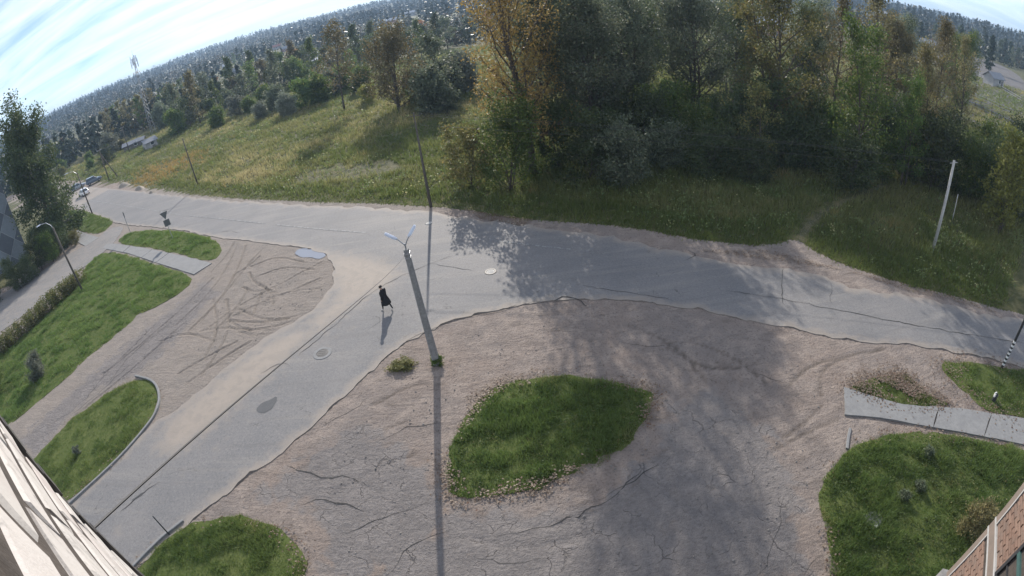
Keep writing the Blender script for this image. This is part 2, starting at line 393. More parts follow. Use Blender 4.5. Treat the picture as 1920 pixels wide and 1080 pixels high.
def terr(x, y):
    x = np.asarray(x, float); y = np.asarray(y, float)
    r = np.hypot(x, y); az = np.degrees(np.arctan2(x, y))
    top = 58+14*np.cos(np.radians(az*3.1+20))
    top = np.where(az > 25, top-(az-25)*.55, top)
    h = sstep(260, 2300, r)*top + sstep(300, 700, r)*3
    h = h + sstep(300, 900, r)*(fbm(x/260, y/260, 5, 3)-.5)*16
    return np.where(y > 0, h, 0)
# ruts pressed into the sandy corner and the worn lot
RUTS = [[(395,510),(425,480),(440,452)],[(330,610),(385,560),(425,505),(446,455)],[(352,622),(412,566),(446,505),(462,458)],[(380,600),(430,540),(470,490),(500,460)],
 [(455,538),(480,549),(520,537),(560,513),(605,490)],[(440,592),(485,570),(540,548),(600,522)],[(428,600),(470,606),(530,600),(600,577)],[(448,580),(492,600),(545,597)],
 [(430,602),(462,621),(520,612),(585,588)],[(428,612),(470,631),(530,622),(568,604)],[(425,560),(432,610),(410,660),(380,700)],[(400,560),(410,620),(385,668)],
 [(300,640),(350,622),(405,640)],[(335,700),(400,662),(445,640)],[(350,720),(420,670),(470,640)],[(40,822),(120,760),(220,682),(330,592),(400,520)],[(70,835),(150,772),(250,692),(350,602)],
 [(100,780),(200,700),(290,610)],[(470,500),(520,480),(570,492)],[(480,520),(530,500),(590,505)],[(500,560),(550,545),(600,540)],
 [(1540,740),(1535,700),(1560,680),(1600,665)],[(1480,720),(1510,690),(1560,670),(1660,655)],[(1450,830),(1500,800),(1540,760)],[(1440,850),(1500,815),(1570,785)],
 [(850,950),(960,990),(1060,985),(1160,940),(1240,860),(1290,780)],[(880,1010),(1000,1030),(1100,1005),(1200,950)],[(1250,650),(1320,690),(1390,690)],[(1300,640),(1380,670),(1440,720)],[(1180,610),(1260,640),(1330,720)],[(700,760),(770,720),(830,720)],[(560,880),(650,830),(760,790)],[(590,960),(660,900),(780,850)]]
RUTS = [smooth(GL(r), 2) for r in RUTS]
SANDP = GL([(430,462),(560,472),(612,492),(618,540),(590,570),(470,640),(400,690),(330,720),(310,690),(400,590),(420,520)]); _rs = np.random.default_rng(4)
for _ in range(34):
    cxr, cyr = pts_rand = (_rs.uniform(-27, -12), _rs.uniform(18, 40)); rad = _rs.uniform(3, 12); a0 = _rs.uniform(0, 6.28); sp2 = _rs.uniform(.35, .9)
    arc = [Vector((cxr+rad*(math.cos(a0+sp2*t/8)-math.cos(a0+sp2*.5)), cyr+rad*(math.sin(a0+sp2*t/8)-math.sin(a0+sp2*.5)))) for t in range(9)]
    if all(inpoly(np.array([p.x]), np.array([p.y]), SANDP)[0] for p in (arc[0], arc[4], arc[8])): RUTS.insert(0, arc)
NSAND = len(RUTS)-12
ASPH = [GL(p) for p in ([(660,790),(560,860),(470,930),(590,960),(600,1090),(850,1090),(845,940),(780,850)], [(840,945),(1000,960),(1110,930),(1210,850),(1260,760),(1330,720),(1440,800),(1500,900),(1520,1100),(640,1100)],
        [(20,840),(120,745),(240,642),(330,572),(385,520),(415,545),(330,640),(265,700),(180,735),(60,860)])]
def axis(segs, lo, hi, g=1.16):
    a = []
    for (s, e, st) in segs: a += list(np.arange(s, e-1e-6, st))
    a.append(segs[-1][1])
    up = []; v = a[-1]; d = segs[-1][2]
    while v < hi: d *= g; v += d; up.append(v)
    dn = []; v = a[0]; d = segs[0][2]
    while v > lo: d *= g; v -= d; dn.append(v)
    return np.array(dn[::-1]+a+up)
XS = axis([(-45,-29,.32),(-29,-11,.105),(-11,34,.2)], -4200, 4200, 1.11)
YS = axis([(2,19,.16),(19,42,.13),(42,56,.3)], -120, 6200, 1.09)
gx, gy = np.meshgrid(XS, YS); gx = gx.ravel(); gy = gy.ravel()
near = (np.abs(gx) < 60) & (gy < 75)
dr = np.full(gx.shape, 50.); inr = np.zeros(gx.shape, bool)
roadc = smooth(far_edge, 0)+[Vector(p) for p in reversed(near_right)]+[Vector(p) for p in reversed(near_left)]
inr = inpoly(gx, gy, roadc); idx = np.where(near)[0]
dr[idx] = linedist(gx[idx], gy[idx], roadc, True); dr[inr] *= -1
rut = np.zeros(gx.shape); rz = np.zeros(gx.shape)
for i, rt in enumerate(RUTS):
    d = linedist(gx[idx], gy[idx], rt); w = .11 if i < NSAND else .16
    dd = 1-np.clip(d/w, 0, 1)
    k = (.35+.65*vnoise(gx[idx]*.8+i*7, gy[idx]*.8, 77+i))*sstep(-30.5, -28.5, gx[idx])
    rz[idx] -= (.13 if i < NSAND else .055)*k*sstep(0, 1, dd)
    rz[idx] += (.05 if i < NSAND else .018)*k*np.exp(-((d-w*1.5)/(w*.5))**2)
    rut[idx] = np.maximum(rut[idx], sstep(.1, .9, dd)*k)
lot = near*sstep(.1, .9, dr)
relief = (fbm(gx*.35, gy*.35, 21, 3)-.5)*.09+(fbm(gx*1.6, gy*1.6, 31, 4)-.5)*.075
gz = np.where(near, -.014+lot*(relief*.8+rz), 0) + np.where(near, 0, -.06+terr(gx, gy))
gz = np.where(inr, np.minimum(gz, -.06), np.minimum(gz, np.where(near & (dr < .7), .010, 9e9)))
veg = inpoly(gx, gy, MEADOW).astype(float)
leftveg = inpoly(gx, gy, [G(-300,560).to_2d(), G(0,545).to_2d(), G(120,470).to_2d(), G(128,390).to_2d(), Vector((-160,120)), Vector((-900,300)), Vector((-900,40))])
BARE = GL([(548,330),(640,308),(740,300),(760,318),(660,335),(560,345)])
veg = np.where(inpoly(gx, gy, BARE), .6, veg); veg = np.maximum(veg, leftveg.astype(float)); veg = np.maximum(veg, (gy < -6)*1.0)
veg[idx] *= 1-.42*np.exp(-(linedist(gx[idx], gy[idx], PATH)/.55)**4)
asph = np.zeros(gx.shape)
sand = sstep(-9, -13, gx-(gy-26)*.35)*near
for a in ASPH:
    d = np.full(gx.shape, 9.); d[idx] = linedist(gx[idx], gy[idx], a, True); ins = inpoly(gx, gy, a)
    asph = np.maximum(asph, np.where(ins, .5+.5*sstep(0, 1.2, d), .5-.5*sstep(0, .9, d)))
nx, ny = len(XS), len(YS)
ii, jj = np.meshgrid(np.arange(nx-1), np.arange(ny-1)); b = (jj*nx+ii).ravel()
ground = np_obj('ground', np.stack([gx, gy, gz], 1), np.stack([b, b+1, b+nx+1, b+nx], 1), M['ground'], None, dict(veg=veg, asph=asph*.85, rut=rut, sand=sand), True)
tag(ground, kind='structure')
def gz_at(x, y):
    i = np.clip(np.searchsorted(XS, x)-1, 0, nx-2); j = np.clip(np.searchsorted(YS, y)-1, 0, ny-2)
    Z = gz.reshape(ny, nx); fx = (x-XS[i])/(XS[i+1]-XS[i]); fy = (y-YS[j])/(YS[j+1]-YS[j])
    return (Z[j, i]*(1-fx)+Z[j, i+1]*fx)*(1-fy)+(Z[j+1, i]*(1-fx)+Z[j+1, i+1]*fx)*fy

def sheet(name, outline, z, mat, step=.5, zf=None, depth=.12, attrf=None, parent=None, smooth_=True, lim=75):
    """triangulated sheet inside an outline with a skirt down the rim"""
    P = [Vector((p[0], p[1])) for p in outline]; n = len(P)
    xs = [p[0] for p in P]; ys = [p[1] for p in P]
    X, Y = np.meshgrid(np.arange(max(min(xs), -lim), min(max(xs), lim), step), np.arange(max(min(ys), -5), min(max(ys), 110), step))
    X = X.ravel()+rng.uniform(-.15, .15, X.size)*step; Y = Y.ravel()+rng.uniform(-.15, .15, Y.size)*step
    k = inpoly(X, Y, P); X = X[k]; Y = Y[k]
    d = linedist(X, Y, P, True); k = d > step*.3; X = X[k]; Y = Y[k]
    co = P+[Vector((a, b_)) for a, b_ in zip(X, Y)]
    vs_, es, fs, ov, oe, of = delaunay_2d_cdt(co, [], [list(range(n))], 1, 1e-5)
    V = np.array([(v[0], v[1], 0.) for v in vs_])
    db = linedist(V[:, 0], V[:, 1], P, True)
    V[:, 2] = z + (zf(V[:, 0], V[:, 1], db) if zf else 0)
    FT = [tuple(f) for f in fs]
    # skirt: boundary edges
    from collections import Counter
    ec = Counter()
    for f in FT:
        for i in range(3): ec[tuple(sorted((f[i], f[(i+1) % 3])))] += 1
    be = [(f[i], f[(i+1) % 3]) for f in FT for i in range(3) if ec[tuple(sorted((f[i], f[(i+1) % 3])))] == 1]
    nb = len(V); bv = sorted({i for e in be for i in e}); mp_ = {v: nb+i for i, v in enumerate(bv)}
    V2 = V[bv].copy(); V2[:, 2] -= depth
    FT += [(e[1], e[0], mp_[e[0]]) for e in be]+[(e[1], mp_[e[0]], mp_[e[1]]) for e in be]
    VV = np.concatenate([V, V2])
    at = None
    if attrf:
        v = attrf(V[:, 0], V[:, 1], db); at = {kk: np.concatenate([vv, vv[bv]]) for kk, vv in v.items()}
    return np_obj(name, VV, np.array(FT), mat, parent, at, False)
FAN = GL([(600,468),(700,478),(760,500),(740,540),(690,560),(640,600),(590,640),(560,610),(620,560)])
FAN2 = GL([(300,800),(330,770),(480,650),(560,610),(600,620),(520,700),(420,790),(330,860),(290,850)])
CENT = GL([(190,1000),(420,800),(560,680),(700,560)])
def road_dust(x, y, d):
    v = .75*np.exp(-(d/.7)**2)
    for poly, s in ((FAN, 1.5), (FAN2, 1.2)):
        dd = linedist(x, y, poly, True); ins = inpoly(x, y, poly)
        v = np.maximum(v, np.where(ins, .45+.45*sstep(0, s, dd), .45-.45*sstep(0, s, dd)))
    v = np.maximum(v, .32*np.exp(-((linedist(x, y, CENT)-.9)/.9)**2))
    return dict(dust=v)
road = tag(sheet('road', ROAD, .022, M['asphalt'], .6, lambda x, y, d: (fbm(x*.3, y*.3, 4, 3)-.5)*.02, .09, road_dust), kind='structure')
lane_out = smooth(GL([(-120,640),(-20,566),(60,520),(130,477),(180,450),(205,428),(235,424),(222,445),(205,465),(165,495),(110,540),(60,578),(0,625),(-90,690)]), 1, True)
tag(sheet('path', jitter(resample(lane_out, .5, True), .18, 1, 13), .034, M['asphalt'], .8, None, .1, lambda x, y, d: dict(dust=.45+0*x)), kind='structure')
# low heaps of sand dumped on the far shoulder
def heap(px, rx, ry, h, rz, seed, label):
    g = G(*px); n, m_ = 20, 7; V = [(0, 0, h)]; F = []
    for i in range(1, m_+1):
        t = i/m_
        for k in range(n):
            a = 2*math.pi*k/n; q = 1+.35*(fbm(math.cos(a)*1.4+seed, math.sin(a)*1.4, seed, 2)-.5)*2
            x, y = math.cos(a)*rx*t*q, math.sin(a)*ry*t*q; V.append((x, y, h*(.5+.5*math.cos(math.pi*t))*(1+.6*(fbm(x*1.3+seed, y*1.3, seed, 3)-.5))-.12*t))
    F3 = [(0, 1+k, 1+(k+1) % n) for k in range(n)]; 
    F3 += [f for i in range(m_-1) for k in range(n) for f in ((1+i*n+k, 1+(i+1)*n+k, 1+(i+1)*n+(k+1) % n), (1+i*n+k, 1+(i+1)*n+(k+1) % n, 1+i*n+(k+1) % n))]
    o = np_obj('sand_heap', np.array(V), np.array(F3), M['sand'], None, None, True); o.location = (g.x, g.y, 0); o.rotation_euler = (0, 0, rz)
    return tag(o, label, 'sand heap')
M['sand'] = simple('pale_sand', (.30, .265, .215), (.21, .185, .155), 2.5, .95, .6, obj=False)
heap((232,348), 3.2, 1.2, .7, -.6, 3, 'long low pale sand heap on the far road shoulder'); heap((262,353), 2.6, 1.0, .5, -.6, 5, 'flatter sand heap beside the long one on the shoulder'); heap((285,361), 1.6, .8, .35, -.5, 8, 'small sand heap at the end of the row on the shoulder')
# worn painted centre line
def ribbon(pts, w, z, amp=0, seed=0):
    pts = resample([Vector(p[:2]) for p in pts], .3); 
    if amp: pts = jitter(pts, amp, 2.2, seed)
    V = []; F = []
    for i, p in enumerate(pts):
        t = (pts[min(i+1, len(pts)-1)]-pts[max(i-1, 0)]); t = t.normalized() if t.length > 0 else Vector((1, 0)); nrm = Vector((-t.y, t.x))
        ww = w*(1 if not amp else (.35+1.3*vnoise(i*.37+seed*9.1, seed)))*(min(1, i/3+.15)*min(1, (len(pts)-1-i)/3+.15) if amp else 1)
        for s_ in (-.5, .5): q = p+nrm*ww*s_; V.append((q.x, q.y, z))
        if i: a = 2*i-2; F.append((a, a+1, a+3, a+2))
    return V, F
k_ = NM('worn_road_paint'); p_ = k_.pos(); n_ = k_.noise(3.5, p_, 5, .7)
M['worn_paint'] = k_.done(k_.principled(k_.mix(k_.ramp(n_, .42, .56), (.13, .13, .13), (.24, .24, .235)), .8))
V, F = [], []
for seg in ([(130,371),(185,378),(240,387),(290,395),(340,403)], [(355,405),(420,411),(500,420)], [(520,422),(600,430),(690,437)], [(930,452),(1010,462),(1070,468)]):
    v, f = ribbon(smooth(GL(seg), 1), .16, .036); b0 = len(V); V += v; F += [tuple(i+b0 for i in q) for q in f]
tag(np_obj('road_marking', np.array(V), np.array(F), M['worn_paint']), kind='structure')
CR = [[(560,668),(640,600),(700,545),(780,505),(850,480)], [(490,700),(530,680),(545,690)], [(300,905),(260,930),(240,948),(225,962)], [(810,495),(840,500),(890,508)], [(1040,566),(1060,556),(1085,562),(1100,575)], [(985,572),(1010,564),(1040,573)],
      [(1466,503),(1468,530),(1464,555),(1472,575)], [(1556,528),(1558,545),(1556,562),(1562,572)], [(1360,545),(1460,560),(1560,580),(1660,600),(1760,618),(1920,645)], [(1090,535),(1180,550),(1270,565)],  # first two are thin dark lines across the road
      [(860,600),(900,590),(950,580),(975,571)], [(760,640),(800,622),(850,603)], [(1280,490),(1310,478),(1290,470)],
      [(400,440),(430,432),(450,438)], [(690,620),(720,600),(690,590)]]
V, F = [], []
for i, seg in enumerate(CR):
    v, f = ribbon(smooth(GL(seg), 1), (.038 if i != 4 else .10), .0375, .16, i+1); b0 = len(V); V += v; F += [tuple(q+b0 for q in g_) for g_ in f]
tag(np_obj('road_cracks_and_lines', np.array(V), np.array(F), M['crack']), kind='structure')
V, F = [], []
for i, (c, w) in enumerate([([(520,745),(500,765),(485,768)], .8), ([(268,925),(250,940)], .5), ([(300,398),(318,392)], .4)]):
    v, f = ribbon(smooth(GL(c), 1), w, .0335+i*.0006, .2, i+40); b0 = len(V); V += v; F += [tuple(q+b0 for q in g_) for g_ in f]
tag(np_obj('road_patch', np.array(V), np.array(F), M['tar']), kind='structure')
# broken crusts and long cracks across the worn lot, laid on the uneven dirt
GC = [[(538,872),(575,885),(610,900),(650,890),(692,912)],[(556,952),(600,935),(640,940),(684,962)],[(704,832),(760,802),(838,792)],[(648,1002),(700,975),(760,958),(838,930)],[(722,1080),(768,1024),(850,990)],
      [(930,1003),(1040,985),(1150,930),(1210,880)],[(1100,955),(1180,905),(1260,850)],[(880,1040),(960,1062),(1040,1040)],[(1420,1080),(1460,1000),(1470,930)],[(1500,1078),(1540,1035)],[(1150,640),(1230,650),(1290,640)],[(1380,690),(1450,712),(1470,715)],[(600,800),(660,770),(700,740)],[(120,790),(180,740),(250,680)],[(90,800),(150,760),(200,700)],[(200,720),(260,650),(330,600)]]
V, F = [], []
for i, seg in enumerate(GC):
    v, f = ribbon(smooth(GL(seg), 1), .045 if i < 2 else .028, 0, .22, i+70); va = np.array(v); va[:, 2] = gz_at(va[:, 0], va[:, 1])+.011
    b0 = len(V); V += [tuple(q) for q in va]; F += [tuple(q+b0 for q in g_) for g_ in f]
tag(np_obj('lot_cracks', np.array(V), np.array(F), M['crack']), kind='structure')
# puddle at the road's broken rim
pud = smooth(GL([(553,470),(570,466),(590,467),(608,470),(612,478),(604,485),(588,484),(572,482),(558,480)]), 2, True)
tag(np_obj('puddle', np.array([(p.x, p.y, .012) for p in jitter(resample(pud, .12, True), .2, 2, 3)]), np.array([[0, i, i+1] for i in range(1, len(resample(pud, .12, True))-1)]), M['water']), kind='structure')

# ------------------------------------------------------------------ lawns, kerb, pavements
LAWNS = dict(
  island=[(845,862),(850,822),(872,780),(912,735),(960,711),(1040,704),(1120,707),(1190,718),(1229,731),(1226,757),(1206,800),(1170,840),(1110,875),(1040,905),(960,925),(892,936),(852,922),(838,892)],
  corner=[(248,1075),(305,1018),(345,981),(400,972),(452,970),(505,987),(548,1012),(578,1046),(572,1080),(555,1130),(500,1200),(160,1180)],
  yard=[(1534,940),(1545,900),(1582,850),(1642,821),(1700,809),(1780,813),(1850,827),(1925,842),(2040,900),(2060,1080),(1900,1300),(1580,1260),(1550,1080),(1545,1000)],
  wedge=[(1584,728),(1622,714),(1692,698),(1742,742),(1792,763),(1702,760),(1642,744)],
  verge=[(1762,672),(1832,682),(1922,694),(2080,715),(2080,815),(1922,783),(1862,773),(1812,740),(1772,702)],
  big=[(192,470),(240,478),(300,498),(362,517),(358,536),(310,566),(252,592),(246,606),(170,666),(112,720),(52,770),(12,800),(-120,870),(-120,728),(-10,672),(50,624),(98,578),(138,542),(150,525),(160,500)],
  kerbed=[(64,857),(120,800),(200,737),(258,707),(288,715),(299,740),(294,771),(268,806),(219,861),(130,941),(20,1010),(-40,1000)],
  strip=[(214,456),(245,434),(300,430),(360,437),(412,451),(418,474),(396,491),(350,479),(280,464)],
  far=[(122,392),(160,395),(200,408),(217,415),(186,442),(150,432),(122,424)])
LAWNP = {}
for nm, px in LAWNS.items():
    out = jitter(resample(smooth(GL(px), 2, True), .3, True), .28, .9, len(nm))
    LAWNP[nm] = out
    o = sheet('lawn', out, .0, M['lawn'], .5, lambda x, y, d: .05*sstep(0, .8, d)+(fbm(x*.7, y*.7, 3, 3)-.4)*.07*sstep(0, .6, d), .15)
    tag(o, kind='structure')
def sweep_kerb(pts, w=.15, h=.13, z0=-.08, name='kerb'):
    pts = resample(smooth(GL(pts), 2), .3); m = MB(); V = []; F = []
    for i, p in enumerate(pts):
        t = (pts[min(i+1, len(pts)-1)]-pts[max(i-1, 0)]).normalized(); nrm = Vector((-t.y, t.x))
        for (a, z) in ((-w/2, z0), (-w/2, h-.015), (-w/2+.02, h), (w/2-.02, h), (w/2, h-.015), (w/2, z0)):
            q = p+nrm*a; V.append((q.x, q.y, z+(vnoise(p.x*1.3, p.y*1.3, 3)-.5)*.03))
        if i:
            for j in range(5): a = (i-1)*6+j; F.append((a, a+1, a+7, a+6))
    F += [(0, 5, 4, 1), (1, 4, 3, 2)]; e = (len(pts)-1)*6; F += [(e, e+1, e+4, e+5), (e+1, e+2, e+3, e+4)]
    return tag(np_obj(name, np.array(V), np.array(F), M['concrete']), kind='structure')
sweep_kerb([(255,706),(289,714),(301,740),(296,772),(270,808),(221,864),(132,945),(40,1030)])
sweep_kerb([(246,1068),(300,1012),(345,977)])
sweep_kerb([(1594,804),(1590,822),(1588,842)], .14, .06)
def pavement(left, right, cuts, z, name='pavement'):
    """row of cast slabs, each its own piece"""
    L = [Vector(p) for p in GL(left)]; Rr = [Vector(p) for p in GL(right)]
    root = tag(empty(name), kind='structure')
    def at(P, t):
        ln = [0]
        for i in range(1, len(P)): ln.append(ln[-1]+(P[i]-P[i-1]).length)
        s = t*ln[-1]
        for i in range(1, len(P)):
            if s <= ln[i]+1e-9: return P[i-1].lerp(P[i], (s-ln[i-1])/(ln[i]-ln[i-1]))
        return P[-1]
    for i in range(len(cuts)-1):
        g = .0016; a, b_ = cuts[i]+g, cuts[i+1]-g; n = 5
        poly = [at(L, a+(b_-a)*j/n) for j in range(n+1)]+[at(Rr, b_-(b_-a)*j/n) for j in range(n+1)]
        poly = jitter(resample(poly, .3, True), .05, 2, i)
        dz = random.uniform(-.005, .005)
        sheet('concrete_slab', poly, z+dz, M['concrete'], .8, None, .2, None, root)
    return root
pavement([(199,458),(216,457),(280,467),(350,482),(398,494)], [(193,466),(240,475),(300,495),(345,509),(364,515)], [0, .27, .5, .66, 1], .05)
pavement([(1582,727),(1640,746),(1702,762),(1795,766),(1922,786),(2060,815)], [(1582,779),(1660,786),(1740,801),(1800,811),(1922,835),(2040,865)], [0, .32, .52, .76, 1], .07)
pavement([(128,425),(150,434),(186,446)], [(118,440),(135,448),(160,462)], [0, .5, 1], .045)

# ------------------------------------------------------------------ grass, litter, gravel (uncountable stuff)
def pts_in(poly, n):
    xs = [p[0] for p in poly]; ys = [p[1] for p in poly]; X = []; Y = []; c = 0
    while c < n:
        x = rng.uniform(min(xs), max(xs), n); y = rng.uniform(min(ys), max(ys), n); k = inpoly(x, y, poly)
        X.append(x[k]); Y.append(y[k]); c += k.sum()
        if k.sum() == 0: break
    return np.concatenate(X)[:n], np.concatenate(Y)[:n]
def area(poly): return abs(sum(poly[i][0]*poly[(i+1) % len(poly)][1]-poly[(i+1) % len(poly)][0]*poly[i][1] for i in range(len(poly))))/2
def blades(x, y, z, h, w, k, lean, rnd, base_spread=.05):
    """k triangular blades per tuft"""
    n = len(x); X = np.repeat(x, k); Y = np.repeat(y, k); Z = np.repeat(z, k); H = np.repeat(h, k)*rng.uniform(.6, 1.25, n*k); W = np.repeat(w, k)
    X = X+rng.normal(0, base_spread, n*k); Y = Y+rng.normal(0, base_spread, n*k)
    a = rng.uniform(0, 2*np.pi, n*k); l = np.abs(rng.normal(0, lean, n*k))*H; fa = rng.uniform(0, 2*np.pi, n*k)
    V = np.empty((n*k, 3, 3))
    V[:, 0] = np.stack([X-np.cos(fa)*W/2, Y-np.sin(fa)*W/2, Z-.02], 1); V[:, 1] = np.stack([X+np.cos(fa)*W/2, Y+np.sin(fa)*W/2, Z-.02], 1)
    V[:, 2] = np.stack([X+np.cos(a)*l, Y+np.sin(a)*l, Z+H*.9], 1)
    rr = np.repeat(np.clip(np.repeat(rnd, k)+rng.normal(0, .13, n*k), 0, 1), 3)
    return V.reshape(-1, 3), np.arange(n*k*3).reshape(-1, 3), rr
DENS = dict(island=230, corner=210, yard=230, wedge=150, verge=150, big=75, kerbed=110, strip=70, far=45)
for nm, poly in LAWNP.items():
    n = int(area(poly)*DENS[nm]); x, y = pts_in(poly, n); d = linedist(x, y, poly, True)
    cl = fbm(x*1.1, y*1.1, 8, 4); z = .05*sstep(0, .8, d)+(fbm(x*.7, y*.7, 3, 3)-.4)*.07*sstep(0, .6, d)
    h = (.05+.26*sstep(.38, .72, cl))*(.5+.5*sstep(0, .5, d))*(1.25 if nm in ('yard', 'island') else 1)
    w = np.full(len(x), .028 if DENS[nm] > 100 else .05)
    rn = np.clip(.15+.75*(fbm(x*.5, y*.5, 12, 3)-.25)+.7*(cl-.5)+.5*np.exp(-(d/.4)**2)*rng.random(len(x)), 0, 1)
    V, F, r = blades(x, y, z, h, w, 3, .55, rn)
    tag(np_obj('grass', V, F, M['grass'], None, dict(rnd=r)), f'short green lawn grass of the {dict(island="island in the dirt lot",corner="corner by the side road",yard="yard beside the brick house",wedge="wedge above the concrete walk",verge="verge by the striped pole",big="large plot beside the hedge",kerbed="kerbed plot by the side road",strip="strip around the road sign",far="plot under the far street pole")[nm]}', 'grass', kind='stuff')
# fallen leaves along the lawn rims
k_ = leaf_mat('fallen_leaves', (.14, .10, .07), (.25, .20, .15), (.13, .075, .05), .15); V = []; R_ = []
def litter(poly, n, spread, inside=.5):
    q = resample(poly, .1, True); pick = rng.integers(0, len(q), n)
    x = np.array([q[i][0] for i in pick])+rng.normal(0, spread, n); y = np.array([q[i][1] for i in pick])+rng.normal(0, spread, n)
    k = fbm(x*.5, y*.5, 44, 3) > .40+.2*rng.random(n)
    return x[k], y[k]
LX, LY = [], []
for nm, n, s_ in (('island', 3000, .26), ('corner', 1100, .28), ('yard', 1100, .24), ('wedge', 2200, .4), ('verge', 2200, .6), ('kerbed', 500, .25)):
    x, y = litter(LAWNP[nm], n, s_); LX.append(x); LY.append(y)
x, y = pts_in(GL([(870,392),(940,405),(1000,412),(980,425),(900,410)]), 900); LX.append(x); LY.append(y)
x, y = pts_in(GL([(1640,712),(1692,698),(1745,745),(1720,752)]), 1200); LX.append(x); LY.append(y)
x, y = pts_in(GL([(1300,470),(1450,470),(1560,500),(1700,545),(1880,590),(1800,560),(1600,510)]), 1200); LX.append(x); LY.append(y)
LX = np.concatenate(LX); LY = np.concatenate(LY); n = len(LX)
a = rng.uniform(0, 6.28, n); s_ = rng.uniform(.035, .07, n); zz = np.maximum(gz_at(LX, LY), -.02)+.05+rng.uniform(0, .06, n)
for nm in LAWNP: zz = np.where(inpoly(LX, LY, LAWNP[nm]), zz+.06, zz)
VV = np.empty((n, 4, 3))
for q in range(4):
    VV[:, q] = np.stack([LX+np.cos(a+q*1.57)*s_*(1 if q % 2 else .7), LY+np.sin(a+q*1.57)*s_*(1 if q % 2 else .7), zz+rng.uniform(-.02, .02, n)], 1)
tag(np_obj('fallen_leaves', VV.reshape(-1, 3), np.arange(n*4).reshape(-1, 4), k_, None, dict(rnd=np.repeat(rng.random(n), 4))), 'dry brown fallen leaves scattered along the lawn rims', 'leaves', kind='stuff')
# loose stones and clods on the lot
SX, SY = pts_in(GL([(640,830),(760,700),(900,620),(1100,590),(1500,640),(1560,760),(1530,1080),(600,1080)]), 2600)
x2, y2 = pts_in(GL([(330,700),(420,560),(520,470),(610,490),(610,550),(480,640)]), 900)
SX = np.concatenate([SX, x2]); SY = np.concatenate([SY, y2]); n = len(SX)
k = fbm(SX*.6, SY*.6, 61, 3) > .47; SX = SX[k]; SY = SY[k]; n = len(SX)
sz = .012+.05*rng.random(n)**5; zb = gz_at(SX, SY)
oc = np.array([(1,0,0),(0,1,0),(-1,0,0),(0,-1,0),(0,0,1),(0,0,-1)], float); fo = np.array([(0,1,4),(1,2,4),(2,3,4),(3,0,4),(1,0,5),(2,1,5),(3,2,5),(0,3,5)])
VV = oc[None]*sz[:, None, None]*rng.uniform(.6, 1.3, (n, 6, 1)); VV[:, :, 2] *= .7
VV += np.stack([SX, SY, zb+sz*.3], 1)[:, None, :]
tag(np_obj('gravel', VV.reshape(-1, 3), (fo[None]+np.arange(n)[:, None, None]*6).reshape(-1, 3), M['stone']), 'loose stones and clods on the dirt lot', 'gravel', kind='stuff')

# tall meadow grass beyond the road
def meadow_pts(n):
    r = 33+np.abs(rng.random(n))**1.5*170; az = np.radians(rng.uniform(-52, 62, n))
    x = r*np.sin(az); y = r*np.cos(az); k = inpoly(x, y, MEADOW)
    return x[k], y[k]
mx_, my_ = meadow_pts(95000)
kk = (linedist(mx_, my_, PATH) > .45+.5*rng.random(len(mx_)))
BARE = GL([(548,330),(640,308),(740,300),(760,318),(660,335),(560,345)])
kk &= ~(inpoly(mx_, my_, BARE) & (rng.random(len(mx_)) < .85))
mx_, my_ = mx_[kk], my_[kk]
dm = linedist(mx_, my_, [Vector(p) for p in meadow_edge]); rr_ = np.hypot(mx_, my_)
n1 = fbm(mx_*.06, my_*.06, 91, 4); n2 = fbm(mx_*.35, my_*.35, 95, 3)
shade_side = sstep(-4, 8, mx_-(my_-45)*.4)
dry = np.clip(.14+1.35*(n1-.30)+.8*(n2-.5), 0, 1)*(1-.2*shade_side)  # patchy dryness, with tree shade on the bank also put into the colour
dry = np.where(dm < 3.5, dry*.35, dry)
n3 = fbm(mx_*.9, my_*.9, 97, 3)
hh = (.16+.5*n2+.2*n1+.9*np.clip(n3-.5, 0, 1))*(.35+.65*sstep(.2, 3, dm))*rng.uniform(.7, 1.3, len(mx_))
OR = G(300, 322); odist = np.hypot((mx_-OR.x)/11, (my_-OR.y)/12)
V, F, r = blades(mx_, my_, gz_at(mx_, my_), hh, .03+.0011*rr_, 6, .45, dry, .22)
om = np.repeat(np.exp(-odist**2*1.3)*1.15+.5*(n2-.5) > rng.random(len(mx_))*.9+.1, 18)
tri = om.reshape(-1, 3)[:, 0]
tag(np_obj('meadow_grass', V, F[~tri], M['meadow'], None, dict(rnd=r)), 'tall green and straw coloured meadow grass beyond the road', 'grass', kind='stuff')
rust = leaf_mat('rusty_grass', (.27, .18, .07), (.33, .25, .11), (.22, .21, .07), .42)
Vt = V.reshape(-1, 3, 3)[tri].reshape(-1, 3)
tag(np_obj('rusty_weeds', Vt, np.arange(len(Vt)).reshape(-1, 3), rust, None, dict(rnd=r.reshape(-1, 3)[tri].ravel())), 'patch of rust orange weeds in the meadow', 'weeds', kind='stuff')

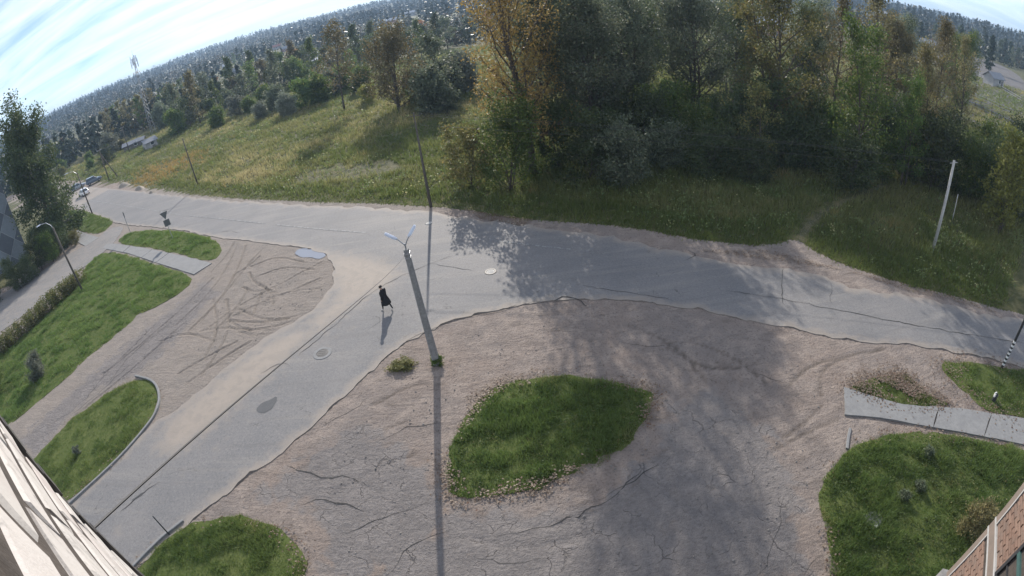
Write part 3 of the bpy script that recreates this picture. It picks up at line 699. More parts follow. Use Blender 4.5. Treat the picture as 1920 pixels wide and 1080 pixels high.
# ------------------------------------------------------------------ trees and bushes
def leaves_np(anchors, per, sigma, size, rs, flat=.0, clump=True, zdroop=0.0):
    A = np.array(anchors); n = len(A)
    k = rs.poisson(per, n); A2 = np.repeat(A, k, 0); m = len(A2)
    C = A2+rs.normal(0, sigma, (m, 3))*np.array([1, 1, .8]); C[:, 2] -= np.abs(rs.normal(0, 1, m))*zdroop
    u = rs.normal(0, 1, (m, 3)); u /= np.linalg.norm(u, axis=1, keepdims=True)
    w = rs.normal(0, 1, (m, 3)); w -= (w*u).sum(1, keepdims=True)*u; w /= np.linalg.norm(w, axis=1, keepdims=True)
    s = size*rs.uniform(.55, 1.35, (m, 1)); V = np.empty((m, 4, 3))
    V[:, 0] = C-u*s*.5; V[:, 1] = C+w*s*.36; V[:, 2] = C+u*s*.55; V[:, 3] = C-w*s*.36
    cr_ = np.repeat(rs.random(n), k); rn = np.clip(cr_*.6+rs.random(m)*.4, 0, 1)
    return V.reshape(-1, 3), np.arange(m*4).reshape(-1, 4), np.repeat(rn, 4)
def envelope(t, shape):
    if shape == 'round': return math.sqrt(max(.05, 1-(2*t-.85)**2/1.4))
    if shape == 'tall': return .55+.45*math.sin(math.pi*min(1, t*1.05)**.8) if t < .95 else .35
    if shape == 'spread': return .42+.95*t if t < .6 else .99-.75*(t-.6)
    if shape == 'cone': return max(.06, 1.0-t)
    return 1
def grow_tree(seed, h, r, cb, shape, stems, limbs, subs, per, size, sigma, droop=0.0, trunk_r=None, lean=.04, rise=1.0):
    rs = np.random.default_rng(seed); mb = MB(); anchors = []
    tr = trunk_r or h*.014
    for s in range(stems):
        a0 = rs.uniform(0, 6.28); off = (0 if stems == 1 else min(.35, .022*h))
        la = rs.uniform(0, 6.28); ln = lean*h*(1 if stems == 1 else 2.6)*rs.uniform(.5, 1)
        n = 9; pts = []
        for i in range(n):
            t = i/(n-1); w = .018*h*math.sin(t*5+a0)
            pts.append(Vector((math.cos(a0)*off+math.cos(la)*ln*t**1.4+w*math.cos(a0), math.sin(a0)*off+math.sin(la)*ln*t**1.4+w*math.sin(a0), -.35+(h*.93+.35)*t*(1 if s == 0 else rs.uniform(.86, .97)))))
        tt = tr*(1 if s == 0 else .75)
        mb.tube(pts, [tt*(1.35 if i == 0 else 1)*(1-.86*(i/(n-1))**.9) for i in range(n)], 7)
        L = limbs if s == 0 else int(limbs*.6)
        for i in range(L):
            t = cb+(.97-cb)*(i+rs.random()*.7)/L
            j = min(n-2, int(t*(n-1))); p0 = pts[j].lerp(pts[j+1], t*(n-1)-j)
            az = i*2.4+rs.uniform(-.5, .5)+s*1.3; tc_ = (t-cb)/(1-cb)
            ln_ = r*envelope(tc_, shape)*rs.uniform(.62, 1.15)
            el = (R(18)+R(48)*tc_)*rise+rs.normal(0, .12)
            if shape == 'cone': el = R(-8+20*tc_)
            d = Vector((math.cos(az)*math.cos(el), math.sin(az)*math.cos(el), math.sin(el)))
            q = [p0]; m = 5
            for g in range(1, m+1):
                d = (d+Vector(rs.normal(0, .14, 3))+Vector((0, 0, .10*rise-droop*.22*g/m))).normalized(); q.append(q[-1]+d*ln_/m)
            r0 = tt*(1-.86*t**.9)*.62
            mb.tube(q, [max(.012, r0*(1-.82*g/m)) for g in range(m+1)], 5, False)
            anchors += [q[-1], q[-2]]
            for b_ in range(subs):
                f = .25+.75*(b_+rs.random())/subs; g = min(m-1, int(f*m)); ps = q[g].lerp(q[g+1], f*m-g)
                d2 = ((q[g+1]-q[g]).normalized()+Vector(rs.normal(0, .62, 3))).normalized()
                l2 = ln_*rs.uniform(.22, .46)*(1.15-.5*f); qq = [ps]
                for e in range(3):
                    d2 = (d2+Vector(rs.normal(0, .2, 3))+Vector((0, 0, .06-droop*.5))).normalized(); qq.append(qq[-1]+d2*l2/3)
                mb.tube(qq, [max(.008, r0*.33*(1-.28*e)) for e in range(4)], 3, False)
                anchors += [qq[1], qq[2], qq[3]]
                if rs.random() < .6:
                    d3 = (d2+Vector(rs.normal(0, .6, 3))).normalized(); e3 = qq[2]+d3*l2*.4
                    mb.tube([qq[2], e3], [.012, .006], 3, False); anchors.append(e3)
        anchors.append(pts[-1])
    return mb, leaves_np([tuple(a) for a in anchors], per, sigma, size, rs, zdroop=droop*.8)
def tree_thing(name, label, cat, loc, spec, leaf, bark='bark', group=None, rz=0.0, sc=1.0, crown='crown', stem='trunk'):
    mb, (V, F, r_) = grow_tree(**spec)
    root = empty(name, loc, rz); root.scale = (sc, sc, sc)
    mb.build(stem, M[bark], root, True)
    np_obj(crown, V, F, LEAF[leaf], root, dict(rnd=r_))
    return tag(root, label, cat, group)
def place(proto, loc, rz, sc, label=None, group=None, leaf=None, name=None, zs=1.0):
    o = copy_tree(proto); o.location = loc; o.rotation_euler = (0, 0, rz); o.scale = (sc, sc, sc*zs)
    if label: o['label'] = label
    if group: o['group'] = group
    if name: o.name = name
    if leaf:
        for ch in o.children:
            if ch.name.startswith(('crown', 'foliage')):
                for sl_ in ch.material_slots: sl_.link = 'OBJECT'; sl_.material = LEAF[leaf]
    return o
def gp(x, y): return (x, y, float(gz_at(np.array([x]), np.array([y]))[0])-.02)

T = tree_thing
LOOK = dict(yellow='golden', willow='grey green', green='mid green', olive='yellow green', dark='dark green', brown='brownish', bright='bright green', orange='orange', silver='silvery', pine='blackish green')
SHAPE = dict(round1='round', round2='broad twin stemmed', tall1='tall narrow', tall2='slim', pine='pointed conifer', bush1='upright', bush2='low spreading')
yellow = T('autumn_tree', 'tall autumn tree with sparse yellow and orange leaves on dark forked branches', 'tree', gp(3.0, 46.8),
  dict(seed=11, h=19.2, r=9.0, cb=.2, shape='spread', stems=2, limbs=26, subs=9, per=11.5, size=.21, sigma=.46, trunk_r=.34, lean=.03, rise=1.15), 'yellow')
T('shrub', 'broad green shrub under the yellow autumn tree beside the road', 'shrub', gp(1.0, 43.2),
  dict(seed=12, h=7.5, r=4.2, cb=.08, shape='round', stems=4, limbs=14, subs=6, per=10, size=.21, sigma=.34, trunk_r=.09, lean=.12), 'green', crown='foliage', stem='stem')
shrub2 = T('shrub', 'yellowing green shrub on the meadow side of the yellow autumn tree', 'shrub', gp(-2.6, 45.2),
  dict(seed=13, h=5.6, r=3.0, cb=.06, shape='round', stems=4, limbs=12, subs=5, per=9, size=.2, sigma=.3, trunk_r=.07, lean=.12), 'olive', crown='foliage', stem='stem')
w1 = T('willow_tree', 'tall grey green willow next to the yellow autumn tree', 'tree', gp(10.2, 50.5),
  dict(seed=21, h=17.2, r=5.4, cb=.18, shape='tall', stems=3, limbs=24, subs=9, per=13, size=.22, sigma=.46, trunk_r=.26, lean=.05, droop=.12), 'willow')
place(w1, gp(5.0, 53), 2.1, 1.08, 'grey green willow crowded behind the yellow autumn tree', leaf='willow')
w2 = T('willow_tree', 'dark trunked willow with a broad grey green crown beyond the grassy bank', 'tree', gp(24.6, 58),
  dict(seed=22, h=16.8, r=6.8, cb=.22, shape='round', stems=3, limbs=24, subs=9, per=13, size=.24, sigma=.48, trunk_r=.28, lean=.05, droop=.15), 'willow')
place(w2, gp(16.8, 60), 1.2, .97, 'second broad grey green willow between the tall willows')
o1 = T('maple_tree', 'tall yellow green tree with golden top standing on the bank', 'tree', gp(27.0, 45),
  dict(seed=31, h=19.5, r=6.2, cb=.2, shape='tall', stems=2, limbs=26, subs=8, per=11, size=.25, sigma=.42, trunk_r=.28, lean=.04), 'olive')
T('maple_tree', 'thin young tree with golden leaves in the dark thicket', 'tree', gp(24.0, 41),
  dict(seed=32, h=9, r=2.2, cb=.25, shape='tall', stems=1, limbs=12, subs=5, per=7, size=.2, sigma=.3, trunk_r=.1), 'olive')
d1 = T('alder_tree', 'slender dark trunked tree with thin brown and green leaves', 'tree', gp(40.5, 44.5),
  dict(seed=41, h=20, r=4.4, cb=.2, shape='tall', stems=1, limbs=28, subs=8, per=6.5, size=.22, sigma=.34, trunk_r=.24, lean=.03, rise=1.2), 'brown')
d2 = T('alder_tree', 'slim leaning tree with olive leaves beside the footpath', 'tree', gp(33.5, 38),
  dict(seed=42, h=15.5, r=3.8, cb=.14, shape='tall', stems=2, limbs=24, subs=8, per=8, size=.21, sigma=.36, trunk_r=.15, lean=.05, rise=1.2), 'green')
place(d1, gp(36.5, 46), 1.9, .9, 'slender half bare tree next to the dark trunked one', leaf='brown')
place(d1, gp(50.5, 43), 3.3, .86, 'nearly bare slender tree before the grey yards', leaf='brown')
place(d2, gp(44.5, 40), .8, .9, 'low branched olive tree behind the pale concrete pole', leaf='brown')
place(d2, gp(39.0, 36.5), 4.0, .72, 'small olive tree at the pale concrete pole', leaf='green')
place(d1, gp(60, 47), 5.1, .78, 'thin brown tree at the end of the thicket', leaf='brown')
T('maple_tree', 'small maple with pale yellow green leaves at the road bend', 'tree', gp(42.5, 25.6),
  dict(seed=51, h=8.5, r=3.4, cb=.1, shape='round', stems=2, limbs=18, subs=6, per=9, size=.24, sigma=.36, trunk_r=.1), 'bright')
# understorey of dark shrubs below the tree row
us = [T('thicket_shrub', '', 'shrub', gp(8.5, 43.8), dict(seed=61, h=5.5, r=3.6, cb=.05, shape='round', stems=4, limbs=12, subs=6, per=9, size=.2, sigma=.36, trunk_r=.06, lean=.14), 'dark', crown='foliage', stem='stem'),
      T('thicket_shrub', '', 'shrub', gp(14.5, 47.5), dict(seed=62, h=6.8, r=3.2, cb=.05, shape='tall', stems=4, limbs=12, subs=6, per=8, size=.22, sigma=.36, trunk_r=.07, lean=.12), 'dark', crown='foliage', stem='stem'),
      T('thicket_shrub', '', 'shrub', gp(20, 46.5), dict(seed=63, h=4.2, r=3.4, cb=.04, shape='round', stems=5, limbs=10, subs=6, per=9, size=.19, sigma=.34, trunk_r=.05, lean=.16), 'green', crown='foliage', stem='stem')]
ULAB = 'dark leafy shrub in the thicket under the tree row'
for o, q in zip(us, ('dark green rounded', 'dark green upright', 'mid green low spreading')): tag(o, q+' shrub in the thicket under the tree row', 'shrub', 'thicket shrubs under the tree row')
UP_ = [(11.5,49,1),(18,51,0),(23,47.5,0),(27.5,49,1),(31,45.5,0),(30,41.5,2),(35,43,1),(38.5,41,0),(42.5,42.5,1),(47,38.5,0),(49,34.5,1),(54,36,0),(57,31,1),(52,30.5,2),(62,37,0),(12,54,0),(21,53.5,1),(33,50,1),(45,47,0),(27,42,2),(60,30,0),(65,34,1),(6,47.8,1),(16,44.6,2),(48,29.5,0),(54,26.5,1),(36.5,38.6,2),(43,35.5,0),(11,41.5,2),(19,41.8,2),(22.5,39.5,2),(46,32.5,2),(31.5,36,2),(50,27.5,2),(25,44,1)]
for i, (x, y, k) in enumerate(UP_):
    place(us[k], gp(x, y), i*1.7, .75+.5*((i*37) % 10)/10, f"{LOOK[['dark', 'green', 'dark', 'willow', 'dark'][i % 5]]} {['rounded', 'upright', 'low spreading'][k]} shrub in the thicket under the tree row", 'thicket shrubs under the tree row', leaf=['dark', 'green', 'dark', 'willow', 'dark'][i % 5])
# second row behind
SR = [(14,72),(24,78),(34,66),(43,60),(50,70),(58,58),(66,66),(75,60),(11,64),(20,70),(16,84),(30,92),(45,84),(60,84),(78,78),(90,70),(38,76),(100,84)]
for i, (x, y) in enumerate(SR):
    place([w2, w1, o1, d2][i % 4], gp(x, y), i*2.2, [.92, .92, .80, 1.0][i % 4], f"{LOOK[['willow', 'green', 'dark', 'dark', 'willow', 'brown'][i % 6]]} {['broad', 'tall', 'golden topped', 'slim'][i % 4]} tree in the second row behind the tall willows", 'trees behind the first row', leaf=['willow', 'green', 'dark', 'dark', 'willow', 'brown'][i % 6])
# left birch
T('birch_tree', 'dark weeping birch in front of the house with diamond tiles', 'tree', (G(116, 456).x, G(116, 456).y, -.05),
  dict(seed=71, h=20, r=5.6, cb=.05, shape='weep', stems=1, limbs=40, subs=10, per=24, size=.32, sigma=.55, trunk_r=.26, lean=.02, droop=.9), 'dark', 'bark_pale')
for i, (px, py, s, lf) in enumerate([(84,484,.72,'dark'),(22,524,.45,'dark'),(90,474,.8,'green'),(-30,560,.45,'dark'),(130,444,.45,'green'),(142,458,.38,'olive'),(115,474,.7,'dark'),(80,505,.65,'dark'),(40,540,.62,'dark'),(-5,566,.6,'dark'),(100,490,.6,'green'),(60,525,.6,'dark'),(5,735,.42,'green'),(-14,722,.5,'dark')]):
    g = G(px, py); place(us[i % 3], gp(g.x, g.y), i*1.3, s, [f'{LOOK[lf]} {["rounded", "upright", "low spreading"][i % 3]} bush below the weeping birch and tiled house wall', 'low dark bush at the hedge end of the large plot'][i > 11], ['bushes below the tiled house', 'bushes at the hedge end'][i > 11], leaf=lf)
# clipped hedge along the lane: one row of plants grown into each other
hl = resample(smooth(GL([(-90,722),(-10,676),(60,612),(110,567),(150,530)]), 1), .32); anchors = []; hm = MB(); rs = np.random.default_rng(5)
for p in hl:
    hh_ = 1.15+.55*vnoise(p.x*.4, p.y*.4, 8)
    for _ in range(6):
        x, y = p.x+rs.normal(0, .5), p.y+rs.normal(0, .5)
        hm.tube([(x, y, -.1), (x+rs.normal(0, .05), y, hh_*.8)], [.012, .006], 3, False)
        for z in np.arange(.12, hh_, .17): anchors.append((x+rs.normal(0, .08), y+rs.normal(0, .08), z))
hedge = tag(empty('hedge', (float(hl[0].x), float(hl[0].y), 0)), 'long overgrown hedge between the lane and the large lawn', 'hedge')
V, F, r_ = leaves_np(anchors, 8, .15, .14, rs); off = np.array([hl[0].x, hl[0].y, 0])
np_obj('foliage', V-off, F, LEAF['hedge'], hedge, dict(rnd=r_)); o = tag(hm.build('stem', M['bark'], hedge), kind='stuff'); o.location = (-hl[0].x, -hl[0].y, 0)
def small_bush(name, label, loc, seed, h, r, leaf, size=.09, per=14, cat='bush', group=None):
    return T(name, label, cat, loc, dict(seed=seed, h=h, r=r, cb=.08, shape='round', stems=4, limbs=9, subs=5, per=per, size=size, sigma=r*.14, trunk_r=.02, lean=.14), leaf, crown='foliage', stem='stem', group=group)
g = G(75, 708); small_bush('willow_bush', 'round silvery bush standing on the large lawn', (g.x, g.y, 0), 81, 1.7, 1.0, 'silver', .10, 16)
g = G(1812, 1002); small_bush('bush', 'scraggly brown green bush beside the brick house wall', (g.x, g.y, 0), 82, 1.55, .95, 'brown', .075, 13)
g = G(775, 688); small_bush('weed_clump', 'yellow green weeds growing at the foot of the double lamp post', (g.x-.6, g.y+.15, -.03), 83, .45, .75, 'olive', .09, 10, 'weeds').scale = (1.2, .8, .42)
g = G(818, 684); small_bush('weed_clump', 'dark green weeds hugging the lamp post base', (g.x+.05, g.y+.1, -.03), 84, .4, .4, 'green', .07, 7, 'weeds')
g = G(148, 852); small_bush('seedling', 'small pale seedling on the kerbed lawn plot', (g.x, g.y, .03), 85, .6, .25, 'silver', .06, 7, 'plant')
for i, (px, py) in enumerate([(1738,855),(1690,935),(1720,915)]):
    g = G(px, py); small_bush('weed_clump', 'bluish weed tuft in the yard lawn beside the brick house', (g.x, g.y, .03), 86+i, .35, .35, 'willow', .06, 7, 'weeds', 'weed tufts in the yard lawn')

def clumps(x, y, z, hgt, per, sig, size, mat, name, label):
    rs = np.random.default_rng(len(x)+3); n = len(x); k = rs.poisson(per, n); X = np.repeat(x, k); Y = np.repeat(y, k); Z = np.repeat(z, k); Hh = np.repeat(hgt, k); Sg = np.repeat(sig*rs.uniform(.5, 1.4, n), k); cr_ = np.repeat(rs.random(n), k); m = len(X)
    C = np.stack([X+rs.normal(0, 1, m)*Sg, Y+rs.normal(0, 1, m)*Sg, Z+Hh*rs.random(m)], 1)
    u = rs.normal(0, 1, (m, 3)); u /= np.linalg.norm(u, axis=1, keepdims=True); w = rs.normal(0, 1, (m, 3)); w -= (w*u).sum(1, keepdims=True)*u; w /= np.linalg.norm(w, axis=1, keepdims=True)
    s_ = (size if np.isscalar(size) else np.repeat(size, k)[:, None])*rs.uniform(.6, 1.4, (m, 1)); V = np.empty((m, 4, 3)); V[:, 0] = C-u*s_*.5; V[:, 1] = C+w*s_*.32; V[:, 2] = C+u*s_*.55; V[:, 3] = C-w*s_*.32
    return tag(np_obj(name, V.reshape(-1, 3), np.arange(m*4).reshape(-1, 4), mat, None, dict(rnd=np.repeat(np.clip(cr_*.7+rs.random(m)*.3, 0, 1), 4))), label, 'weeds', kind='stuff')
M['weeds'] = leaf_mat('meadow_weeds', (.10, .14, .045), (.21, .24, .10), (.36, .32, .16), .45); M['lawn_weeds'] = leaf_mat('lawn_weeds', (.06, .10, .03), (.13, .17, .055), (.22, .20, .09), .4)
wx, wy = meadow_pts(5200); kk = (linedist(wx, wy, PATH) > 1.2) & (linedist(wx, wy, [Vector(p) for p in meadow_edge]) > 1) & (fbm(wx*.12, wy*.12, 141, 3) > .45); wx, wy = wx[kk], wy[kk]
clumps(wx, wy, gz_at(wx, wy), rng.uniform(.4, 1.3, len(wx)), 16, .45, .10+.0016*np.hypot(wx, wy), M['weeds'], 'meadow_weeds', 'leafy weed clumps standing in the meadow grass')
for nm, dn_, lab in (('yard', 14, 'broad leaved weeds in the yard lawn beside the brick house'), ('island', 9, 'broad leaved weeds in the island lawn on the lot'), ('verge', 8, 'leafy weeds in the verge by the striped pole')):
    poly = LAWNP[nm]; x, y = pts_in(poly, int(area(poly)*dn_)); d = linedist(x, y, poly, True); kk = (d > .25) & (fbm(x*.8, y*.8, 151, 3) > .42); x, y = x[kk], y[kk]
    clumps(x, y, np.full(len(x), .06), rng.uniform(.12, .34, len(x)), 11, .10, .075, M['lawn_weeds'], 'lawn_weeds', lab)

# ---- mid-distance stock (leaf-clump crowns), copied as individuals
def stock(seed, h, r, shape, leaf, size, per, limbs=14, subs=4, cb=.12, stems=1, droop=0, bark='bark', crown='crown', stem='trunk', name='field_tree'):
    return T(name, '', 'tree', (0, 0, 0), dict(seed=seed, h=h, r=r, cb=cb, shape=shape, stems=stems, limbs=limbs, subs=subs, per=per, size=size, sigma=r*.11, trunk_r=h*.013, lean=.04, droop=droop), leaf, bark, crown=crown, stem=stem)
S = dict(round1=stock(101, 11, 4.6, 'round', 'green', .42, 7), round2=stock(102, 11, 4.2, 'round', 'willow', .42, 7, stems=2), tall1=stock(103, 14, 3.6, 'tall', 'dark', .45, 7, 18),
         tall2=stock(104, 15, 3.2, 'tall', 'brown', .45, 6, 18), pine=stock(105, 15, 3.4, 'cone', 'pine', .6, 7, 26, 3, .1),
         bush1=stock(106, 3.2, 2.2, 'round', 'silver', .22, 10, 10, 5, .03, 4, 0, crown='foliage', stem='stem', name='willow_bush'), bush2=stock(107, 2.8, 2.3, 'round', 'willow', .22, 10, 10, 5, .02, 5, 0, crown='foliage', stem='stem', name='willow_bush'))
used = set()
def put(kind, x, y, s, label, group, leaf=None, cat='tree', name=None, rz=None):
    label = label.format(f"{LOOK[leaf]} {SHAPE[kind]}"); src = S[kind]; rz = rz if rz is not None else random.uniform(0, 6.28)
    if kind in used: o = place(src, gp(x, y), rz, s, label, group, leaf)
    else:
        used.add(kind); o = src; o.location = gp(x, y); o.rotation_euler = (0, 0, rz); o.scale = (s,)*3; tag(o, label, cat, group)
        if leaf:
            for ch in o.children:
                if ch.name.startswith(('crown', 'foliage')):
                    for q in ch.material_slots: q.link = 'OBJECT'; q.material = LEAF[leaf]
    o['category'] = cat
    if name: o.name = name
    return o
def polar(az, r): return r*math.sin(R(az)), r*math.cos(R(az))
g = G(646, 207); T('field_tree', 'slender bent tree with thin olive foliage alone on the meadow', 'tree', gp(g.x, g.y),
  dict(seed=91, h=17.5, r=5.0, cb=.3, shape='round', stems=1, limbs=20, subs=6, per=5.5, size=.34, sigma=.5, trunk_r=.22, lean=.10), 'brown')
g = G(748, 207); T('field_tree', 'wide round tree with yellowing top at the meadow rim', 'tree', gp(g.x, g.y),
  dict(seed=92, h=13.8, r=7.4, cb=.06, shape='round', stems=4, limbs=18, subs=6, per=8, size=.34, sigma=.6, trunk_r=.2, lean=.08), 'brown')
g = G(800, 195); put('round2', g.x+2, g.y+8, 1.1, 'willow tree behind the round yellowing tree', None, 'willow')
g = G(692, 192); put('bush1', g.x, g.y, 1.0, 'bright yellow green bush at the foot of the round tree', None, 'bright', 'bush', 'bright_bush')
BL = '{} willow bush on the rim of the meadow'
for px, py, s in [(410,238,1.0),(447,217,1.1),(470,212,.9),(492,222,.8),(540,216,1.0),(575,200,1.3),(602,192,1.35),(520,205,1.2),(560,160,1.9),(625,178,1.2),(820,212,1.5),(838,190,1.4),(870,170,1.5),(345,243,.9),(360,232,.8),(650,168,1.3),(500,196,1.1),(430,200,1.2),(395,215,1.0),(680,172,1.2),(785,190,1.2)]:
    g = G(px, py); put('bush1' if int(px) % 2 else 'bush2', g.x, g.y, s*1.35, BL, 'willow bushes on the meadow rim', ['silver', 'willow', 'green'][int(px) % 3], 'bush')
BL2 = '{} bush in the gardens beside the phone mast'
for px, py, s, lf in [(310,238,2.4,'willow'),(335,250,1.9,'green'),(285,225,1.8,'dark'),(210,290,1.9,'silver'),(203,306,1.3,'dark'),(170,303,.9,'green'),(172,315,.8,'green'),(108,308,1.5,'dark'),(90,300,1.8,'willow'),(140,300,1.0,'green'),(120,318,1.0,'green'),(240,250,1.6,'green'),(262,235,1.4,'brown'),(330,222,2.0,'silver'),(150,280,1.3,'brown'),(230,280,.9,'olive'),(180,275,1.4,'green'),(60,318,1.6,'dark'),(118,330,1.0,'olive')]:
    g = G(px, py); put('bush1' if int(px) % 2 else 'bush2', g.x, g.y, s, BL2, 'bushes around the phone mast', lf, 'bush')
g = G(124, 290); put('round1', g.x, g.y, .75, 'rounded orange red autumn tree in the gardens', None, 'orange')
# stand of brownish trees left of the mast, and the belt of trees behind the meadow
for i in range(16):
    x, y = polar(-41+i*.62+random.uniform(-.3, .3), 235+random.uniform(-14, 18)); put('tall2', x, y, random.uniform(.85, 1.1), '{} tree in the stand next to the phone mast', 'stand of brown trees by the mast', ['brown', 'brown', 'green', 'olive'][i % 4])
for i in range(42):
    az = -34+i*.74+random.uniform(-.5, .5); r = random.uniform(165, 225)+(20 if az > -12 else 0); x, y = polar(az, r)
    put(['round1', 'tall1', 'round2'][i % 3], x, y, random.uniform(.75, 1.2), '{} tree in the belt behind the meadow', 'belt of trees behind the meadow', ['dark', 'willow', 'green', 'dark', 'brown'][i % 5])
for i in range(85):
    az = random.uniform(-48, 62); r = 230+random.random()**1.3*330; x, y = polar(az, r)
    if 36 < az and r < 320: continue
    put(['round1', 'tall1', 'round2', 'pine', 'tall2'][i % 5], x, y, random.uniform(.6, 1.0), '{} tree far off among the distant houses', 'distant trees among houses', ['dark', 'green', 'willow', 'pine', 'brown', 'orange', 'olive', 'green', 'dark', 'willow'][(i*7) % 10] if i % 5 != 3 else 'pine')
for i in range(26):
    x, y = polar(44+i*.75+random.uniform(-.3, .3), random.uniform(240, 420)); put('pine' if i % 3 else 'tall1', x, y, random.uniform(.8, 1.2), '{} tree on the rise behind the grey yards', 'conifers on the rise', 'pine' if i % 3 else 'dark')

# ---- far woods: one uncountable mass
def far_wood(n):
    rs = np.random.default_rng(303); r = 215+rs.random(n)**1.25*2400; az = np.radians(rs.uniform(-56, 66, n))
    x = r*np.sin(az); y = r*np.cos(az); dens = fbm(x/150, y/150, 71, 3)
    k = (dens > .42-.25*sstep(400, 900, r)) & ~((np.degrees(az) > 33) & (r < 330)); 
    for (hx, hy) in HOUSES:
        hr = math.hypot(hx, hy); along = (x*hx+y*hy)/hr; side = np.abs(x*hy-y*hx)/hr
        k &= ~((side < 11) & (along > hr*.80-8) & (along < hr+9))
    x, y, r = x[k], y[k], r[k]; n = len(x); z = gz_at(x, y)
    con = (fbm(x/200, y/200, 99, 2)+rs.normal(0, .1, n)) > .52
    h = np.where(con, rs.uniform(12, 20, n), rs.uniform(7, 13, n)); h = h*np.where(rs.random(n) < .35*(1-sstep(500, 900, r)), .38, 1)*(.7+.3*sstep(250, 500, r)); w = np.where(con, h*.16, h*.36); q = 22
    u = rs.random((n, q)); th = rs.uniform(0, 6.28, (n, q)); rad = np.sqrt(rs.random((n, q)))*.5+.5
    prof = np.where(con[:, None], 1.05-u, np.sqrt(np.clip(1-(2*u-.9)**2/1.3, .03, 1)))
    cx_ = x[:, None]+np.cos(th)*rad*prof*w[:, None]; cy_ = y[:, None]+np.sin(th)*rad*prof*w[:, None]; cz_ = z[:, None]+h[:, None]*(.04+.94*u)
    C = np.stack([cx_, cy_, cz_], -1).reshape(-1, 3); m = len(C); s = np.repeat(h*.13+.25, q)[:, None]*rs.uniform(.6, 1.4, (m, 1))
    a = rs.normal(0, 1, (m, 3)); a /= np.linalg.norm(a, axis=1, keepdims=True); b_ = rs.normal(0, 1, (m, 3)); b_ -= (a*b_).sum(1, keepdims=True)*a; b_ /= np.linalg.norm(b_, axis=1, keepdims=True)
    V = np.empty((m, 4, 3)); V[:, 0] = C-a*s*.6; V[:, 1] = C+b_*s*.5; V[:, 2] = C+a*s*.6; V[:, 3] = C-b_*s*.5
    rn = np.repeat(np.where(con, rs.random(n)*.35, .25+.75*rs.random(n)), q*4)
    return V.reshape(-1, 3), np.arange(m*4).reshape(-1, 4), rn
wm = leaf_mat('far_wood_foliage', (.03, .048, .03), (.06, .075, .04), (.11, .085, .04), .12)

# ------------------------------------------------------------------ street furniture
def far_at(px, py):
    """first terrain point along the view ray of a photograph pixel"""
    a = G(px, py) if False else None
    x, y = px-960.0, 540.0-py; r = math.hypot(x, y); th = r/F_PX; ph = math.atan2(y, x)
    d = RIGHT*(math.sin(th)*math.cos(ph)) + UP*(math.sin(th)*math.sin(ph)) + FWD*math.cos(th)
    for t in np.arange(20, 3000, 2.0):
        p = Vector((0, 0, HC))+d*float(t)
        if p.z <= float(gz_at(np.array([p.x]), np.array([p.y]))[0]): return p.x, p.y
    return d.x*1500, d.y*1500
def span(a, b_, sag, n=14, r=.012):
    a = Vector(a); b_ = Vector(b_); pts = []
    for i in range(n+1):
        t = i/n; p = a.lerp(b_, t); p.z -= sag*4*t*(1-t); pts.append(p)
    return MB().tube(pts, r, 5)

# double lamp post on the lot
LP = Vector((-4.3, 20.4, -.05)); lamp = tag(empty('lamp_post', LP), 'tall grey concrete lamp post with two lamp heads on the dirt lot', 'lamp post')
top = Vector((-.14, -.03, 6.75))
m = MB(); a4 = []
for (z, hw) in ((-.4, .185), (6.75, .115)):
    t = (z+.4)/7.15; c_ = top*t
    for (sx_, sy_) in ((-1,-.7),(-.7,-1),(.7,-1),(1,-.7),(1,.7),(.7,1),(-.7,1),(-1,.7)): a4.append((c_.x+sx_*hw, c_.y+sy_*hw, z))
m.add(a4, [tuple(range(7, -1, -1)), tuple(range(8, 16))]+[(i, (i+1) % 8, 8+(i+1) % 8, 8+i) for i in range(8)]); m.build('post', M['pole_concrete'], lamp)
m = MB(); m.box((-.26,-.17,6.50), (.0,.12,6.58)); m.box((-.26,-.17,6.30), (.0,.12,6.36)); m.build('clamp_band', M['steel'], lamp)
m = MB(); m.tube([(-.14,-.03,6.3), (-.14,-.03,6.9), (-.17,-.03,7.02)], .035, 8); m.tube([(-.17,-.03,6.96),(-.30,-.02,7.12),(-.46,0,7.30)], .026, 7); m.tube([(-.12,-.03,6.92),(-.04,0,7.10),(.10,.02,7.32)], .026, 7); m.build('bracket', M['steel'], lamp)
def lamp_head(p, d, parent, L=.62, w=.13):
    d = Vector(d).normalized(); s = d.cross(Vector((0, 0, 1))).normalized(); u = s.cross(d)
    Mx = Matrix((( d.x, s.x, u.x, p[0]), (d.y, s.y, u.y, p[1]), (d.z, s.z, u.z, p[2]), (0, 0, 0, 1)))
    m = MB(); V = []; prof = [(0, .35), (.08, .75), (.3, 1), (.75, 1), (.95, .8), (1, .4)]
    for (t, k) in prof:
        for (yy, zz) in ((-w, -.035), (-w*.7, .045), (0, .075), (w*.7, .045), (w, -.035)): V.append(Mx @ Vector((t*L, yy*k, zz*(.5+.5*k))))
    F = [(i*5+j, i*5+j+1, (i+1)*5+j+1, (i+1)*5+j) for i in range(5) for j in range(4)]+[(i*5+4, i*5, (i+1)*5, (i+1)*5+4) for i in range(5)]+[(4,3,2,1,0), (25,26,27,28,29)]
    m.add(V, F); h = m.build('lamp_head', M['lamp'], parent)
    g_ = MB(); g_.box((.18*L, -w*.62, -.05), (.9*L, w*.62, -.033), Mx); g_.build('lamp_glass', M['white_paint'], h)
lamp_head((-.44, 0, 7.27), (-.52, -.05, .42), lamp); lamp_head((.08, .02, 7.29), (.42, .10, .52), lamp)
m = MB(); m.lathe([(.02,-.06),(.045,-.04),(.03,0),(.045,.03),(.02,.06)], (-.25,-.05,6.44), 10); m.build('insulator', M['dark_metal'], lamp)
